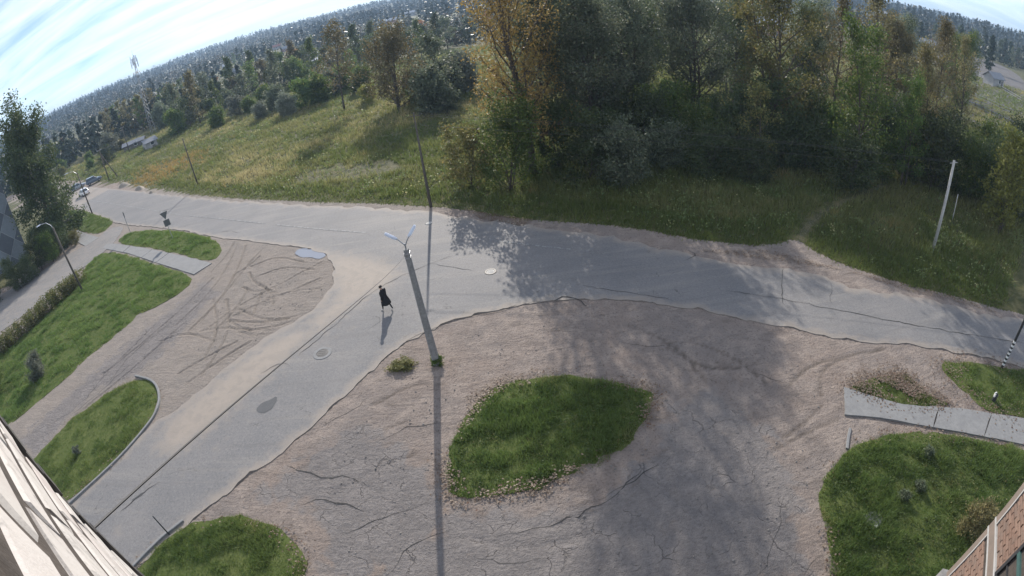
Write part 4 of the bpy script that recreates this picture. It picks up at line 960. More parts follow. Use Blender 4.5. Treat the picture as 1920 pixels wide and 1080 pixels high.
# cable from that post to the building corner
WA = LP+Vector((-.26, -.06, 6.44)); WB = Vector((-1.145, .49, 15.73))
tag(span(WA, WB, .12, 24, .0045).build('power_cable', M['wire']), 'black cable strung from the lamp post to the cream brick house', 'cable')

def pole(name, label, px, h, r0, r1, mat, lean=(0, 0), cat='pole', group=None, xy=None):
    g = G(*px) if px else Vector((*xy, 0)); o = tag(empty(name, (g.x, g.y, 0)), label, cat, group)
    MB().tube([(0, 0, -.5), (lean[0]*.5, lean[1]*.5, h*.5), (lean[0], lean[1], h)], [r0, (r0+r1)/2, r1], 9).build('post', M[mat], o, True)
    return o, g
def crossarm(o, h, w, ang, lean=(0, 0), n=2):
    c_, s_ = math.cos(ang), math.sin(ang); Mx = Matrix(((c_, -s_, 0, lean[0]), (s_, c_, 0, lean[1]), (0, 0, 1, h), (0, 0, 0, 1)))
    a = MB().box((-w, -.05, -.05), (w, .05, .05), Mx).build('crossarm', M['steel'], o)
    for i in range(n):
        x = -w+.08+(2*w-.16)*i/(n-1); p = Mx @ Vector((x, 0, .05)); MB().lathe([(.015,0),(.03,.03),(.05,.05),(.03,.08),(.045,.1),(.02,.14)], p, 8).build('insulator', M['white_paint'], a)
pb, gB = pole('utility_pole', 'dark wooden power pole at the meadow edge behind the road', (808,388), 8.5, .15, .055, 'wood_pole')
MB().tube([(-.45,.0,8.2),(.45,.02,8.25)], .03, 6).build('hook_bar', M['wood_pole'], pb)
pr_, gR = pole('utility_pole', 'pale concrete power pole on the bank beside the footpath', (1748,472), 7.2, .14, .10, 'pale_pole', (.05, .0))
MB().tube([(-.4,.0,7.0),(.5,.02,7.05)], .025, 6).build('hook_bar', M['pale_pole'], pr_)
for i, (za, zb, dx_) in enumerate(((8.25, 7.0, .45), (8.25, 7.0, -.45), (7.3, 6.3, .05))):
    a = Vector((gB.x+dx_, gB.y+.1*i, za+.08)); b_ = Vector((gR.x+dx_, gR.y, zb+.08))
    tag(span(a, b_, .8, 24, .011).build('power_line', M['wire']), 'thin wire running from the wooden power pole to the pale one', 'wire', 'wires between the two power poles')
pole('short_post', 'thin pale stake standing behind the pale power pole', (1785,415), 2.5, .05, .04, 'pale_pole', (.05, .1))
pole('utility_pole', 'lone grey pole in the meadow grass near the road', (372,348), 7.5, .12, .08, 'wood_pole', (-.2, 0))
pl, gl_ = pole('street_lamp', 'dark pole with a single curved lamp arm beside the hedge', (155,545), 7.4, .13, .09, 'wood_pole', (-.3, .1), 'street lamp')
MB().tube([(-.28,.1,6.9),(-.5,.15,7.6),(-1.1,.1,8.05),(-1.9,-.05,8.1)], .035, 7).build('lamp_arm', M['steel'], pl); lamp_head((-1.85,-.05,8.1), (-1,-.1,-.12), pl, .7)
pp, gpp = pole('street_lamp', 'black pole with a lamp on the small plot by the far road', (173,400), 7.6, .14, .09, 'wood_pole', (-.15, .1), 'street lamp')
MB().tube([(-.15,.1,7.3),(-.6,-.2,8.0),(-1.4,-.8,8.2)], .04, 7).build('lamp_arm', M['steel'], pp); lamp_head((-1.35,-.75,8.2), (-1,-.6,0), pp, .8)
o = tag(empty('utility_pole', (-84.7, 92.9, 0)), 'braced wooden power pole with two legs beside the parked cars', 'pole')
MB().tube([(0,0,-.4),(0,0,7.4)], [.15,.11], 8).build('post', M['wood_pole'], o, True); MB().tube([(1.9,1.3,-.4),(.05,.03,6.3)], [.13,.1], 8).build('brace', M['wood_pole'], o, True); crossarm(o, 7.2, .6, .8)
o2, g2 = pole('utility_pole', 'wooden pole with sagging wires beside the gardens', None, 8, .15, .1, 'wood_pole', xy=tuple(G(243,285).to_2d()))
crossarm(o2, 7.7, .6, .8)
for i in (-1, 1): tag(span(Vector((-84.7+i*.4, 92.9+i*.4, 7.4)), Vector((g2.x+i*.4, g2.y+i*.4, 7.9)), 1.6, 16, .015).build('power_line', M['wire']), 'slack wire hanging between the braced pole and the garden pole', 'wire', 'slack wires by the gardens')
# striped pole
sp_, gs = pole('street_lamp', 'dark pole painted with black and white bands at its foot', (1878,690), 7.5, .085, .075, 'dark_metal', (.25, .0), 'street lamp')
for i in range(14):
    z = .1+i*.125; c_ = (.25*z/7.5)
    MB().tube([(c_, 0, z), (c_+.004, 0, z+.12)], .0885, 12).build('painted_band', M['white_paint' if i % 2 else 'black_paint'], sp_)
MB().tube([(.25,0,7.3),(.3,-.3,7.9),(.3,-1.1,8.2)], .035, 7).build('lamp_arm', M['steel'], sp_); lamp_head((.3,-1.05,8.2), (0,-1,.1), sp_, .6)
# steel rod by the corner lawn
pole('steel_stake', 'short dark metal stake leaning at the corner lawn kerb', (318,1003), 1.35, .035, .03, 'dark_metal', (-.06, .05), 'stake')
# give-way sign with plate, seen from behind
gS = G(325, 448); sg = tag(empty('road_sign', (gS.x, gS.y, 0), R(38)), 'grey back of a give way triangle above a square plate on a post', 'road sign')
MB().tube([(0,0,-.3),(-.08,0,3.15)], .035, 8).build('post', M['steel'], sg)
def plate(poly, y0, y1, mat, par, name, z):
    m = MB(); n = len(poly); V = [(p[0], y0, z+p[1]) for p in poly]+[(p[0], y1, z+p[1]) for p in poly]
    m.add(V, [tuple(range(n)), tuple(range(2*n-1, n-1, -1))]+[(i, n+i, n+(i+1) % n, (i+1) % n) for i in range(n)]); return m.build(name, M[mat], par)
tri_ = [(-.46,.40),(.46,.40),(.44,.34),(.03,-.40),(-.03,-.40),(-.44,.34)]; sq = [(-.36,-.36),(.36,-.36),(.36,.36),(-.36,.36)]
tp = plate(tri_, -.06, -.045, 'sign_back', sg, 'triangle_plate', 2.85); plate([(p[0]*.97, p[1]*.97) for p in tri_], -.044, -.040, 'sign_red', tp, 'sign_face', 2.85); plate([(p[0]*.68, p[1]*.64+.04) for p in tri_], -.039, -.036, 'white_paint', tp, 'sign_field', 2.85)
sq_p = plate(sq, -.06, -.045, 'sign_back', sg, 'square_plate', 2.0); plate([(p[0]*.95, p[1]*.95) for p in sq], -.044, -.040, 'white_paint', sq_p, 'sign_face', 2.0)
gS = G(245, 437); sg = tag(empty('road_sign', (gS.x, gS.y, 0), R(140)), 'narrow sign seen edge on at the path corner', 'road sign')
MB().tube([(0,0,-.3),(0,0,2.7)], .04, 8).build('post', M['steel'], sg); plate(tri_, -.06, -.04, 'sign_back', sg, 'triangle_plate', 2.5)
# broken pipe stub
g = G(1862, 752); st = tag(empty('pipe_stub', (g.x, g.y, .02)), 'short dark pipe stub with a white rim on the shaded verge', 'pipe')
MB().lathe([(.13,-.2),(.13,.42),(.10,.42),(.10,.05)], (0,0,0), 14).build('pipe', M['dark_metal'], st)
m = MB(); n = 9
for (ra, z) in ((.136,.30),(.138,.47),(.10,.47),(.10,.30)): m.v += [(ra*math.cos(.6+i*.36), ra*math.sin(.6+i*.36), z+.03*math.sin(i*1.7)) for i in range(n)]
m.f = [(k*n+i, k*n+i+1, ((k+1) % 4)*n+i+1, ((k+1) % 4)*n+i) for k in range(4) for i in range(n-1)]+[(0,n,2*n,3*n),(n-1,4*n-1,3*n-1,2*n-1)]; m.r = [0]*len(m.v); m.build('painted_rim', M['white_paint'], st)
# manholes
def manhole(px, label, z, r=.36, ring='concrete', wide=1.35, lid='iron'):
    g = G(*px); o = tag(empty('manhole_cover', (g.x, g.y, z)), label, 'manhole')
    m = MB(); n = 24; V = []
    for (ra, zz) in ((r*wide, -.06), (r*wide, .012), (r*wide-.02, .02), (r+.01, .02), (r+.01, -.06)): V += [(ra*math.cos(2*math.pi*i/n), ra*math.sin(2*math.pi*i/n), zz) for i in range(n)]
    m.add(V, [(k*n+i, k*n+(i+1) % n, (k+1)*n+(i+1) % n, (k+1)*n+i) for k in range(4) for i in range(n)]); m.build('rim', M[ring], o)
    l = MB().lathe([(r, -.05), (r, .008), (r-.02, .014)], (0,0,0), n).build('lid', M[lid], o)
    for a in (-.5, 0, .5): MB().box((-r*.6, a*r-.02, .013), (r*.6, a*r+.02, .022)).build('rib', M[lid], l)
manhole((920,510), 'round manhole with a pale lid and dark rim on the main road', .03, .27, 'iron', 1.45, 'pale_pole')
manhole((605,663), 'manhole set in a broken patch on the side road', .03, .36, 'concrete', 1.6)
manhole((804,419), 'pale manhole on the far lane beside the wooden pole shadow', .03, .26, 'concrete', 1.15, 'pale_pole')
manhole((1637,976), 'grey manhole sunk in the yard lawn', .1, .34, 'concrete', 1.1, 'concrete')
g = G(1640, 990); tag(MB().add([(g.x-.09,g.y-.05,.13),(g.x+.08,g.y-.07,.12),(g.x+.10,g.y+.05,.15),(g.x-.06,g.y+.07,.14),(g.x-.085,g.y-.045,.127),(g.x+.075,g.y-.065,.117),(g.x+.095,g.y+.045,.147),(g.x-.055,g.y+.065,.137)], [(0,1,2,3),(7,6,5,4),(0,4,5,1),(1,5,6,2),(2,6,7,3),(3,7,4,0)]).build('paper_scrap', M['white_paint']), 'white paper scrap lying beside the lawn manhole', 'litter')

# ------------------------------------------------------------------ cars
def car_paint(name, c):
    k = NM(name); p = k.principled(c, .28, spec=.5); p.inputs['Coat Weight'].default_value = .6; p.inputs['Coat Roughness'].default_value = .06; return k.done(p)
def make_car(label, loc, rz, col, pn, suv=False):
    o = tag(empty('parked_car' if 'parked' in label else 'car', loc, rz), label, 'car'); pm = car_paint(pn, col); up = .12 if suv else 0
    # stations along x: (x, half width bottom, half width top, z bottom, z belt)
    st_ = [(-2.15,.70,.62,.42,.78),(-2.05,.80,.74,.30,.86),(-1.4,.86,.80,.24,.92),(-.4,.88,.83,.22,.93),(.7,.88,.83,.22,.92),(1.45,.86,.78,.24,.84),(1.98,.78,.66,.30,.72),(2.12,.66,.56,.40,.62)]
    V = []; 
    for (x, wb, wt, zb, zt) in st_:
        zb += up*.5; zt += up
        V += [(x,-wb*.92,zb),(x,-wb,(zb+zt)/2),(x,-wt,zt),(x,wt,zt),(x,wb,(zb+zt)/2),(x,wb*.92,zb)]
    n = 6; F = [(i*n+j, i*n+(j+1) % n, (i+1)*n+(j+1) % n, (i+1)*n+j) for i in range(len(st_)-1) for j in range(n)]+[tuple(range(n-1,-1,-1)), tuple(range((len(st_)-1)*n, len(st_)*n))]
    body = MB().add(V, F).build('body', pm, o)
    cab = [(-1.75,.76,.90),(-1.25,.62,1.40),(.15,.62,1.44),(.95,.74,.90)] if not suv else [(-2.0,.78,.92),(-1.75,.64,1.52),(.2,.64,1.56),(.95,.76,.92)]
    V = []
    for (x, w, z) in cab: V += [(x,-w,z+up-.015),(x,w,z+up-.015)]
    zb = .88+up
    g_ = MB().add(V, [(0,1,3,2),(2,3,5,4),(4,5,7,6),(0,2,4,6),(1,7,5,3),(0,6,7,1)]).build('window_glass', M['glass'], o)
    x1, w1_, z1 = cab[1]; x2, w2_, z2 = cab[2]
    MB().box((x1-.05,-w1_-.02,z1+up-.02), (x2+.05,w2_+.02,z2+up+.015)).build('roof', pm, o)
    for s in (-1, 1):
        for (a, b_) in ((cab[0], cab[1]), (cab[3], cab[2])): MB().tube([(a[0], s*a[1], a[2]+up), (b_[0], s*b_[1], b_[2]+up)], .035, 5).build('pillar', pm, o)
        MB().tube([(-.35, s*.755, .92+up), (-.35, s*.635, 1.42+up)], .04, 5).build('pillar', pm, o)
    for x in (-1.32, 1.32):
        for s in (-1, 1):
            w = empty('wheel', (x, s*.80, .31+up*.3), 0, o); MB().tube([(0,-.1,0),(0,.1,0)], .31+up*.3, 16).build('tyre', M['rubber'], w); MB().tube([(0,-.108,0),(0,.108,0)], .19, 12).build('rim', M['steel'], w)
    for s in (-1, 1):
        MB().box((2.04,s*.5-.14,.56+up), (2.11,s*.5+.14,.68+up)).build('headlight', M['white_paint'], o); MB().box((-2.16,s*.55-.12,.62+up), (-2.08,s*.55+.12,.78+up)).build('tail_light', M['sign_red'], o)
        MB().box((.55,s*.93-.08,.92+up), (.68,s*.93+.08,1.03+up)).build('mirror', pm, o)
    return o
make_car('dark blue grey estate car parked on the gravel shoulder', (-92.5, 96.0, 0), R(46), (.10,.13,.17), 'paint_blue_grey', True)
make_car('silver car parked beside the dark estate car', (-98.2, 95.6, 0), R(46), (.30,.33,.37), 'paint_silver')
make_car('white hatchback driving along the far road', (-86.8, 85.6, .02), R(150), (.78,.78,.78), 'paint_white')

# ------------------------------------------------------------------ phone mast and far buildings
mast = tag(empty('phone_mast', gp(-114.2, 155.6)), 'tall steel lattice phone mast with a crown of antenna panels', 'mast')
Hm = 29; legs = []
for i in range(3):
    a = i*2.094+.3; legs.append([Vector((math.cos(a)*w, math.sin(a)*w, z)) for (z, w) in ((-.3, 1.15), (10, .8), (20, .5), (Hm-1, .35))]); MB().tube(legs[-1], .07, 6).build('leg', M['steel'], mast)
m = MB()
def lerp_leg(l, z):
    for i in range(3):
        if l[i].z <= z <= l[i+1].z: return l[i].lerp(l[i+1], (z-l[i].z)/(l[i+1].z-l[i].z))
    return l[-1]
for k in range(17):
    z0, z1 = .2+k*1.65, .2+(k+1)*1.65
    for i in range(3): m.tube([lerp_leg(legs[i], z0), lerp_leg(legs[(i+1) % 3], min(z1, Hm-1.1))], .03, 4)
o = m.build('lattice_bracing', M['steel'], mast); tag(o, kind='stuff')
MB().lathe([(1.3,0),(1.3,.12),(.3,.12)], (0,0,21.2), 12).build('platform', M['steel'], mast)
for i in range(9):
    a = i*.698; r = 1.15 if i % 3 else 1.35; z = 24.2+(i % 3)*1.0; p = MB().box((-.17,-.09,0), (.17,.09,2.3), Matrix.Translation((math.cos(a)*r, math.sin(a)*r, z)) @ Matrix.Rotation(a+1.57, 4, 'Z')).build('antenna_panel', M['lamp'], mast)
    MB().tube([(math.cos(a)*.3, math.sin(a)*.3, z+1.1), (math.cos(a)*r, math.sin(a)*r, z+1.1)], .03, 4).build('antenna_arm', M['steel'], p)
for i in range(4):
    a = i*1.57+.4; MB().tube([(math.cos(a)*1.0, math.sin(a)*1.0, 22.4), (math.cos(a)*1.25, math.sin(a)*1.25, 22.45)], .38, 14).build('dish', M['white_paint'], mast)
MB().tube([(0,0,Hm-1),(0,0,Hm+1.4)], .04, 5).build('lightning_rod', M['steel'], mast)

M['wall_white'] = simple('limewashed_wall', (.40,.39,.37), (.30,.29,.28), 2, .9); M['wall_wood'] = simple('grey_plank_wall', (.20,.185,.17), (.13,.12,.11), 3, .9); M['wall_brick'] = simple('red_brick_wall', (.30,.16,.12), (.22,.12,.09), 3, .9)
M['roof_grey'] = simple('slate_roof', (.23,.24,.26), (.16,.17,.19), 2, .7); M['roof_pale'] = simple('pale_metal_roof', (.46,.47,.49), (.36,.37,.39), 2, .45); M['roof_red'] = simple('red_metal_roof', (.25,.10,.07), (.18,.07,.05), 2, .6)
def house(label, xy, rz, w, d, h, rise, wall, roof, name='house', cat='house', wins=2, flat=False):
    o = tag(empty(name, gp(*xy), rz), label, cat)
    wa = MB()
    if flat: wa.box((-w/2,-d/2,-.6), (w/2,d/2,h))
    else: wa.add([(-w/2,-d/2,-.6),(w/2,-d/2,-.6),(w/2,d/2,-.6),(-w/2,d/2,-.6),(-w/2,-d/2,h),(w/2,-d/2,h),(w/2,d/2,h),(-w/2,d/2,h),(-w/2,0,h+rise),(w/2,0,h+rise)], [(0,3,2,1),(0,1,5,4),(2,3,7,6),(0,4,8,7,3),(1,2,6,9,5),(4,5,9,8),(6,7,8,9)])
    wa.build('wall', M[wall], o); e = .45
    r_ = MB()
    if flat: r_.box((-w/2-.2,-d/2-.2,h+.005), (w/2+.2,d/2+.2,h+.2))
    else:
        sl_ = rise/(d/2)
        for s in (-1, 1):
            V = [(-w/2-e, 0, h+rise+.02), (w/2+e, 0, h+rise+.02), (w/2+e, s*(d/2+e), h-sl_*e+.02), (-w/2-e, s*(d/2+e), h-sl_*e+.02)]
            V += [(a, b_, c_+.12) for a, b_, c_ in V]; r_.add(V, [(0,1,2,3),(7,6,5,4),(0,4,5,1),(1,5,6,2),(2,6,7,3),(3,7,4,0)])
    ro = r_.build('roof', M[roof], o)
    if not flat and w > 7: MB().box((w*.2-.3,-.3,h+rise*.6), (w*.2+.3,.3,h+rise+.9)).build('chimney', M['wall_brick'], ro)
    for i in range(wins):
        x = -w/2+w*(i+.5)/wins+(w*.1 if i == 0 else 0)
        f = MB().box((x-.6,-d/2-.05,h*.42), (x+.6,-d/2+.02,h*.42+1.3)).build('window', M['white_paint'], o); MB().box((x-.5,-d/2-.07,h*.42+.1), (x+.5,-d/2-.045,h*.42+1.2)).build('pane', M['glass'], f)
    MB().box((w*.5-1.6,-d/2-.045,-.1), (w*.5-.7,-d/2+.02,min(2.0,h-.1))).build('door', M['wall_wood'], o)
    return o
face = lambda xy: math.atan2(-xy[0], xy[1])   # long side turned to the street
g = G(283, 277); house('small white shed with bright roof at the foot of the phone mast', (g.x, g.y), face(g)+.3, 3.6, 3, 2.0, .8, 'wall_white', 'roof_grey', 'shed', 'shed', 1)
g = G(254, 276); house('long grey shed next to the white shed', (g.x, g.y), face(g)-.2, 7, 3.5, 1.7, .7, 'wall_wood', 'roof_grey', 'shed', 'shed', 1)
FH = [((80,268), 26, 9, 3.4, 0, 'wall_wood', 'roof_pale', 'long low grey building with a pale flat roof behind the birch', True, 4),
 ((425,128), 8, 6, 2.8, 2.0, 'wall_white', 'roof_pale', 'pale roofed cottage among the dark trees', False, 2), ((440,138), 7, 5, 2.6, 1.8, 'wall_wood', 'roof_grey', 'grey wooden cottage below the pale roofed one', False, 2),
 ((520,92), 10, 7, 3.2, 2.4, 'wall_white', 'roof_red', 'white house with a red roof on the far slope', False, 3), ((535,96), 8, 7, 3, 2.2, 'wall_brick', 'roof_grey', 'brick house with a grey roof on the far slope', False, 2),
 ((633,90), 9, 6, 3, 2.2, 'wall_white', 'roof_pale', 'white cottage behind the slender bent tree', False, 2), ((586,108), 9, 5, 2.5, 1.2, 'wall_wood', 'roof_pale', 'low shed with a pale roof in the gardens', False, 1), ((585,122), 9, 5, 2.3, 1.0, 'wall_wood', 'roof_pale', 'lower shed with a pale roof in the gardens', False, 1),
 ((682,90), 7, 5, 2.8, 2.0, 'wall_white', 'roof_grey', 'small white house with a grey roof by the orange tree', False, 2), ((770,30), 14, 8, 5, 2.5, 'wall_white', 'roof_pale', 'large white house far behind the round tree', False, 4), ((735,44), 12, 8, 4, 2.5, 'wall_brick', 'roof_pale', 'brick house with pale roof far behind the meadow', False, 3),
 ((1432,66), 12, 8, 5.2, 2.4, 'wall_brick', 'roof_pale', 'two storey house with a pale roof behind the golden tree', False, 3), ((1320,14), 30, 12, 9, 0, 'wall_white', 'roof_grey', 'long pale block of flats far behind the willows', True, 8), ((1510,40), 14, 9, 5, 3, 'wall_brick', 'roof_grey', 'brown gabled house behind the slender trees', False, 3),
 ((1655,32), 12, 8, 4, 2.6, 'wall_wood', 'roof_pale', 'grey wooden house with pale roof beyond the yards', False, 3), ((1740,92), 9, 6, 3, 2, 'wall_wood', 'roof_grey', 'small grey house on the edge of the yards', False, 2)]
HOUSES = []
for px, w, d, h, rise, wall, roof, lab, flat, wins in FH:
    xy = far_at(*px); HOUSES.append(xy); house(lab, xy, face(xy)+random.uniform(-.4, .4), w, d, h, rise, wall, roof, wins=wins, flat=flat)
xy = G(1862, 160).to_2d(); house('white walled shed with dark doorway in the grey yards', (xy.x, xy.y), face(xy)+.9, 6, 4.5, 2.8, 1.5, 'wall_white', 'roof_grey', 'shed', 'shed', 1)
V, F, r_ = far_wood(24000)
tag(np_obj('far_wood', V, F, wm, None, dict(rnd=r_)), 'far woods covering the hills on the horizon', 'wood', kind='stuff')
# slatted fence behind the willows
xa, xb = Vector(far_at(1340, 92)), Vector(far_at(1408, 88)); fr = tag(empty('slat_fence', gp(*xa)), 'long pale fence of wide horizontal slats behind the willows', 'fence'); dv = xb-xa
for i in range(5): MB().tube([(0, 0, .5+i*.75), (dv.x, dv.y, .5+i*.75)], .17, 4).build('slat', M['roof_pale'], fr)
for i in range(5): MB().tube([(dv.x*i/4, dv.y*i/4+.25, -.5), (dv.x*i/4, dv.y*i/4+.25, 3.8)], .12, 6).build('post', M['wood_pole'], fr)
M['yard'] = simple('gravel_yard', (.12,.11,.105), (.075,.07,.066), .5, .95, obj=False)
yard = smooth([Vector(p) for p in (G(1640,130).to_2d(), G(1740,95).to_2d(), G(1850,110).to_2d(), G(1930,150).to_2d(), G(1930,260).to_2d(), G(1850,240).to_2d(), G(1720,205).to_2d())], 2, True)
yard = [p for p in yard]
V = np.array([(p.x, p.y, float(gz_at(np.array([p.x]), np.array([p.y]))[0])+.08) for p in yard]); V = np.concatenate([V, V.mean(0, keepdims=True)]); n = len(V)-1
tag(np_obj('gravel_yard', V, np.array([[i, (i+1) % n, n] for i in range(n)]), M['yard']), kind='structure')
for i, (p0, p1) in enumerate((((1690,165),(1860,205)), ((1760,105),(1915,190)), ((1720,140),(1900,215)), ((1800,190),(1925,250)))):
    a, b_ = Vector(G(*p0).to_2d()), Vector(G(*p1).to_2d()); d = b_-a; o = tag(empty('yard_fence', (a.x, a.y, 0)), 'low grey fence crossing the gravel yards', 'fence', 'low fences in the gravel yards')
    for z in (.35, .95): MB().tube([(0,0,z),(d.x,d.y,z)], .07, 4).build('rail', M['roof_grey'], o)
    for k in range(9): MB().tube([(d.x*k/8,d.y*k/8+.1,-.3),(d.x*k/8,d.y*k/8+.1,1.2)], .07, 5).build('post', M['wood_pole'], o)
xy = far_at(1889, 118); pole('utility_pole', 'pale concrete pole rising above the gravel yards', None, 11, .3, .22, 'pale_pole', xy=xy)

# ------------------------------------------------------------------ house with diamond tiles behind the birch
E0 = G(56, 478); dirw = Vector((-.56, -.83, 0)).normalized(); nw = Vector((dirw.y*-1, dirw.x, 0)); 
if nw.dot(Vector((-E0.x, -E0.y, 0))) < 0: nw = -nw
Mx = Matrix(((dirw.x, 0, nw.x, E0.x), (dirw.y, 0, nw.y, E0.y), (0, 1, 0, 0), (0, 0, 0, 1)))     # local: u along, v up, w out
apt = tag(empty('apartment_house', (E0.x, E0.y, 0)), 'grey house wall clad in big two tone diamond tiles behind the birch', 'building')
Mloc = Matrix.Translation((-E0.x, -E0.y, 0)) @ Mx
M['tile_a'] = simple('blue_grey_tile', (.21,.235,.26), (.17,.19,.21), 3, .7, .2); M['tile_b'] = simple('dark_grey_tile', (.115,.13,.15), (.09,.10,.118), 3, .7, .2); M['grout'] = simple('pale_grout', (.42,.43,.43), None, 3, .9)
WH, WW = 14.3, 26.
wall = MB().box((0, -.5, -12), (WW, WH, -.04), Mloc).build('wall', M['grout'], apt)
MB().box((-.3, WH+.004, -12.3), (WW, WH+.45, .25), Mloc).build('roof', M['roof_grey'], apt)
def clip(poly, x0, x1, y0, y1):
    for ax, lim, sg_ in ((0, x0, 1), (0, x1, -1), (1, y0, 1), (1, y1, -1)):
        out = []
        for i in range(len(poly)):
            a, b_ = poly[i], poly[(i+1) % len(poly)]; fa, fb = (a[ax]-lim)*sg_, (b_[ax]-lim)*sg_
            if fa >= 0: out.append(a)
            if (fa >= 0) != (fb >= 0): t = fa/(fa-fb); out.append((a[0]+(b_[0]-a[0])*t, a[1]+(b_[1]-a[1])*t))
        poly = out
        if len(poly) < 3: return []
    return poly
ta, tb = 1.7, 2.1
for i in range(0, 17):
    for j in range(0, 9):
        if (i+j) % 2: continue
        cx_, cy_ = i*ta-.4, j*tb-.6; q = clip([(cx_-ta+.04,cy_),(cx_,cy_-tb+.05),(cx_+ta-.04,cy_),(cx_,cy_+tb-.05)], .03, WW-.03, 0, WH-.05)
        if q: MB().prism(q, -.045, 0.0, Mloc).build('tile', M['tile_a' if j % 2 else 'tile_b'], wall)

# ------------------------------------------------------------------ brick house the street is seen from
def brick_mat(name, c1, c2, c3):
    k = NM(name); p = k.pos(); n1 = k.noise(28, p, 5, .7); n2 = k.noise(5, p, 4); oi = k.n('ShaderNodeObjectInfo').outputs['Random']
    col = k.mix(k.ramp(oi, 0, 1), c1, c2); col = k.mix(k.ramp(n2, .45, .7, 0, .7), col, c3); col = k.mix(k.ramp(n1, .55, .75, 0, .7), col, tuple(v*.5 for v in c1)); n3 = k.noise(11, p, 6, .75); col = k.mix(k.ramp(n3, .54, .68, 0, .6), col, tuple(v*.45 for v in c1))
    return k.done(k.principled(col, .9, k.bump(n1, .6, .004), spec=.2))
M['brick_cream'] = brick_mat('cream_brick', (.42,.40,.375), (.47,.44,.415), (.37,.325,.305)); M['brick_salmon'] = brick_mat('salmon_brick', (.20,.13,.10), (.23,.155,.12), (.16,.125,.105))
M['mortar'] = simple('crumbling_mortar', (.085,.07,.06), (.04,.033,.028), 22, .95, .8, obj=False); M['mortar_pale'] = simple('white_mortar', (.42,.41,.40), (.34,.335,.32), 14, .9, .4, obj=False); M['panel_tan'] = simple('tan_render', (.21,.165,.135), (.17,.14,.118), 9, .9, .3, obj=False); M['green_frame'] = simple('green_window_frame', (.06,.12,.11), (.045,.09,.085), 9, .5)
bh = tag(empty('brick_house', (2.5, -3.0, 0)), 'cream and salmon brick house framing the street on both sides', 'building')
BI = Matrix.Translation((-2.5, 3.0, 0))
def frame(origin, az_u, flip=1):
    u = Vector((math.sin(R(az_u)), math.cos(R(az_u)), 0)); w = Vector((u.y, -u.x, 0))*flip
    return BI @ Matrix(((u.x, 0, w.x, origin[0]), (u.y, 0, w.y, origin[1]), (0, 1, 0, 0), (0, 0, 0, 1)))
# left wall: camera hangs 6 cm off this face; u runs outward to the corner, v up, w out of the face
n1_ = Vector((math.sin(R(28)), math.cos(R(28)), 0)); O1 = -n1_*.06
F1 = frame((O1.x, O1.y), -62); S_E = 1.008
wl = MB().box((-6.5, 0, -6), (S_E-.012, 21, -.0035), F1).build('wall', M['mortar'], bh); wl['label'] = 'cream brick wall with crumbling joints'
rs = np.random.default_rng(17)
def brick(Fm, u0, u1, v0, v1, d, jit, mat, par):
    V = []; 
    for (a, b_) in ((u0,v0),(u1,v0),(u1,v1),(u0,v1)): V.append((a, b_, -.03))
    c = .006
    for (a, b_) in ((u0+c,v0+c),(u1-c,v0+c),(u1-c,v1-c),(u0+c,v1-c)): V.append((a+rs.normal(0,jit), b_+rs.normal(0,jit), d+rs.normal(0,jit*.1)))
    for (a, b_) in ((u0,v0),(u1,v0),(u1,v1),(u0,v1)): V.append((a+rs.normal(0,jit*.6), b_+rs.normal(0,jit*.6), d-c))
    V = [Fm @ Vector(p) for p in V]
    F = [(4,5,6,7),(8,9,5,4),(9,10,6,5),(10,11,7,6),(11,8,4,7),(0,1,9,8),(1,2,10,9),(2,3,11,10),(3,0,8,11)]
    return MB().add(V, F).build('brick', M[mat], par)
bl, bh_ = .25, .098; row = 0; v = 14.7
while v < 16.75:
    u = S_E-.03-(bl/2 if row % 2 else 0); 
    if row % 2: brick(F1, u+.016, S_E-.03, v, v+bh_-.028, 0, .005, 'brick_cream', wl)
    while u > -.35:
        brick(F1, u-bl+.016, u, v, v+bh_-.028, rs.normal(0,.0006), .005, 'brick_cream', wl); u -= bl
    v += bh_; row += 1
m = MB()
for k in range(60):     # uneven dark strip down the wall's corner edge
    v0 = 13.5+k*.06; m.box((S_E-.034, v0, -.03), (S_E+.012+rs.normal(0,.003), v0+.062, .004+rs.normal(0,.0025)), F1)
tag(m.build('corner_strip', M['iron'], bh), kind='stuff')
# right wall, its far corner, floor slab band and balcony glazing
ER = Vector((6.31, 1.62, 0)); F2 = frame((ER.x, ER.y), 180+40.5, -1)      # u runs from the corner back to the house, w towards the lot
if (F2.to_3x3() @ Vector((0, 0, 1))).dot(Vector((-1, .5, 0))) < 0: F2 = frame((ER.x, ER.y), 180+40.5, 1)
wr = MB().box((.004, 0, -7), (5.5, 21, -.016), F2).build('wall', M['mortar'], bh)
MB().box((0, 7.0, -.25), (.12, 13.5, .012), F2).build('corner_render', M['panel_tan'], wr)
MB().box((.12, 7.0, -.02), (.145, 10.58, .016), F2).build('white_joint', M['mortar_pale'], wr); MB().box((.12, 10.84, -.02), (.145, 13.5, .016), F2).build('white_joint', M['mortar_pale'], wr)
MB().box((.0, 10.62, -.25), (5.4, 10.80, .014), F2).build('floor_slab', M['panel_tan'], wr)
for z in (10.58, 10.80): MB().box((-.004, z, -.25), (5.4, z+.04, .020), F2).build('white_joint', M['mortar_pale'], wr)
row = 0; v = 7.0
while v < 13.4:
    if not (10.49 < v+.04 < 10.86):
        u = .15-(bl/2 if row % 2 else 0)
        while u < 2.1:
            a, b_ = max(u, .15), u+bl-.012
            if not (b_ > .95 and 10.83 < v < 12.9): brick(F2, a, b_, v, v+.065, rs.normal(0,.003), .004, 'brick_salmon', wr)
            elif a < .93: brick(F2, a, .95, v, v+.065, rs.normal(0,.003), .004, 'brick_salmon', wr)
            u += bl
    v += .077; row += 1
win = MB().box((.97, 10.86, -.10), (3.2, 12.9, -.05), F2).build('window', M['glass'], wr)
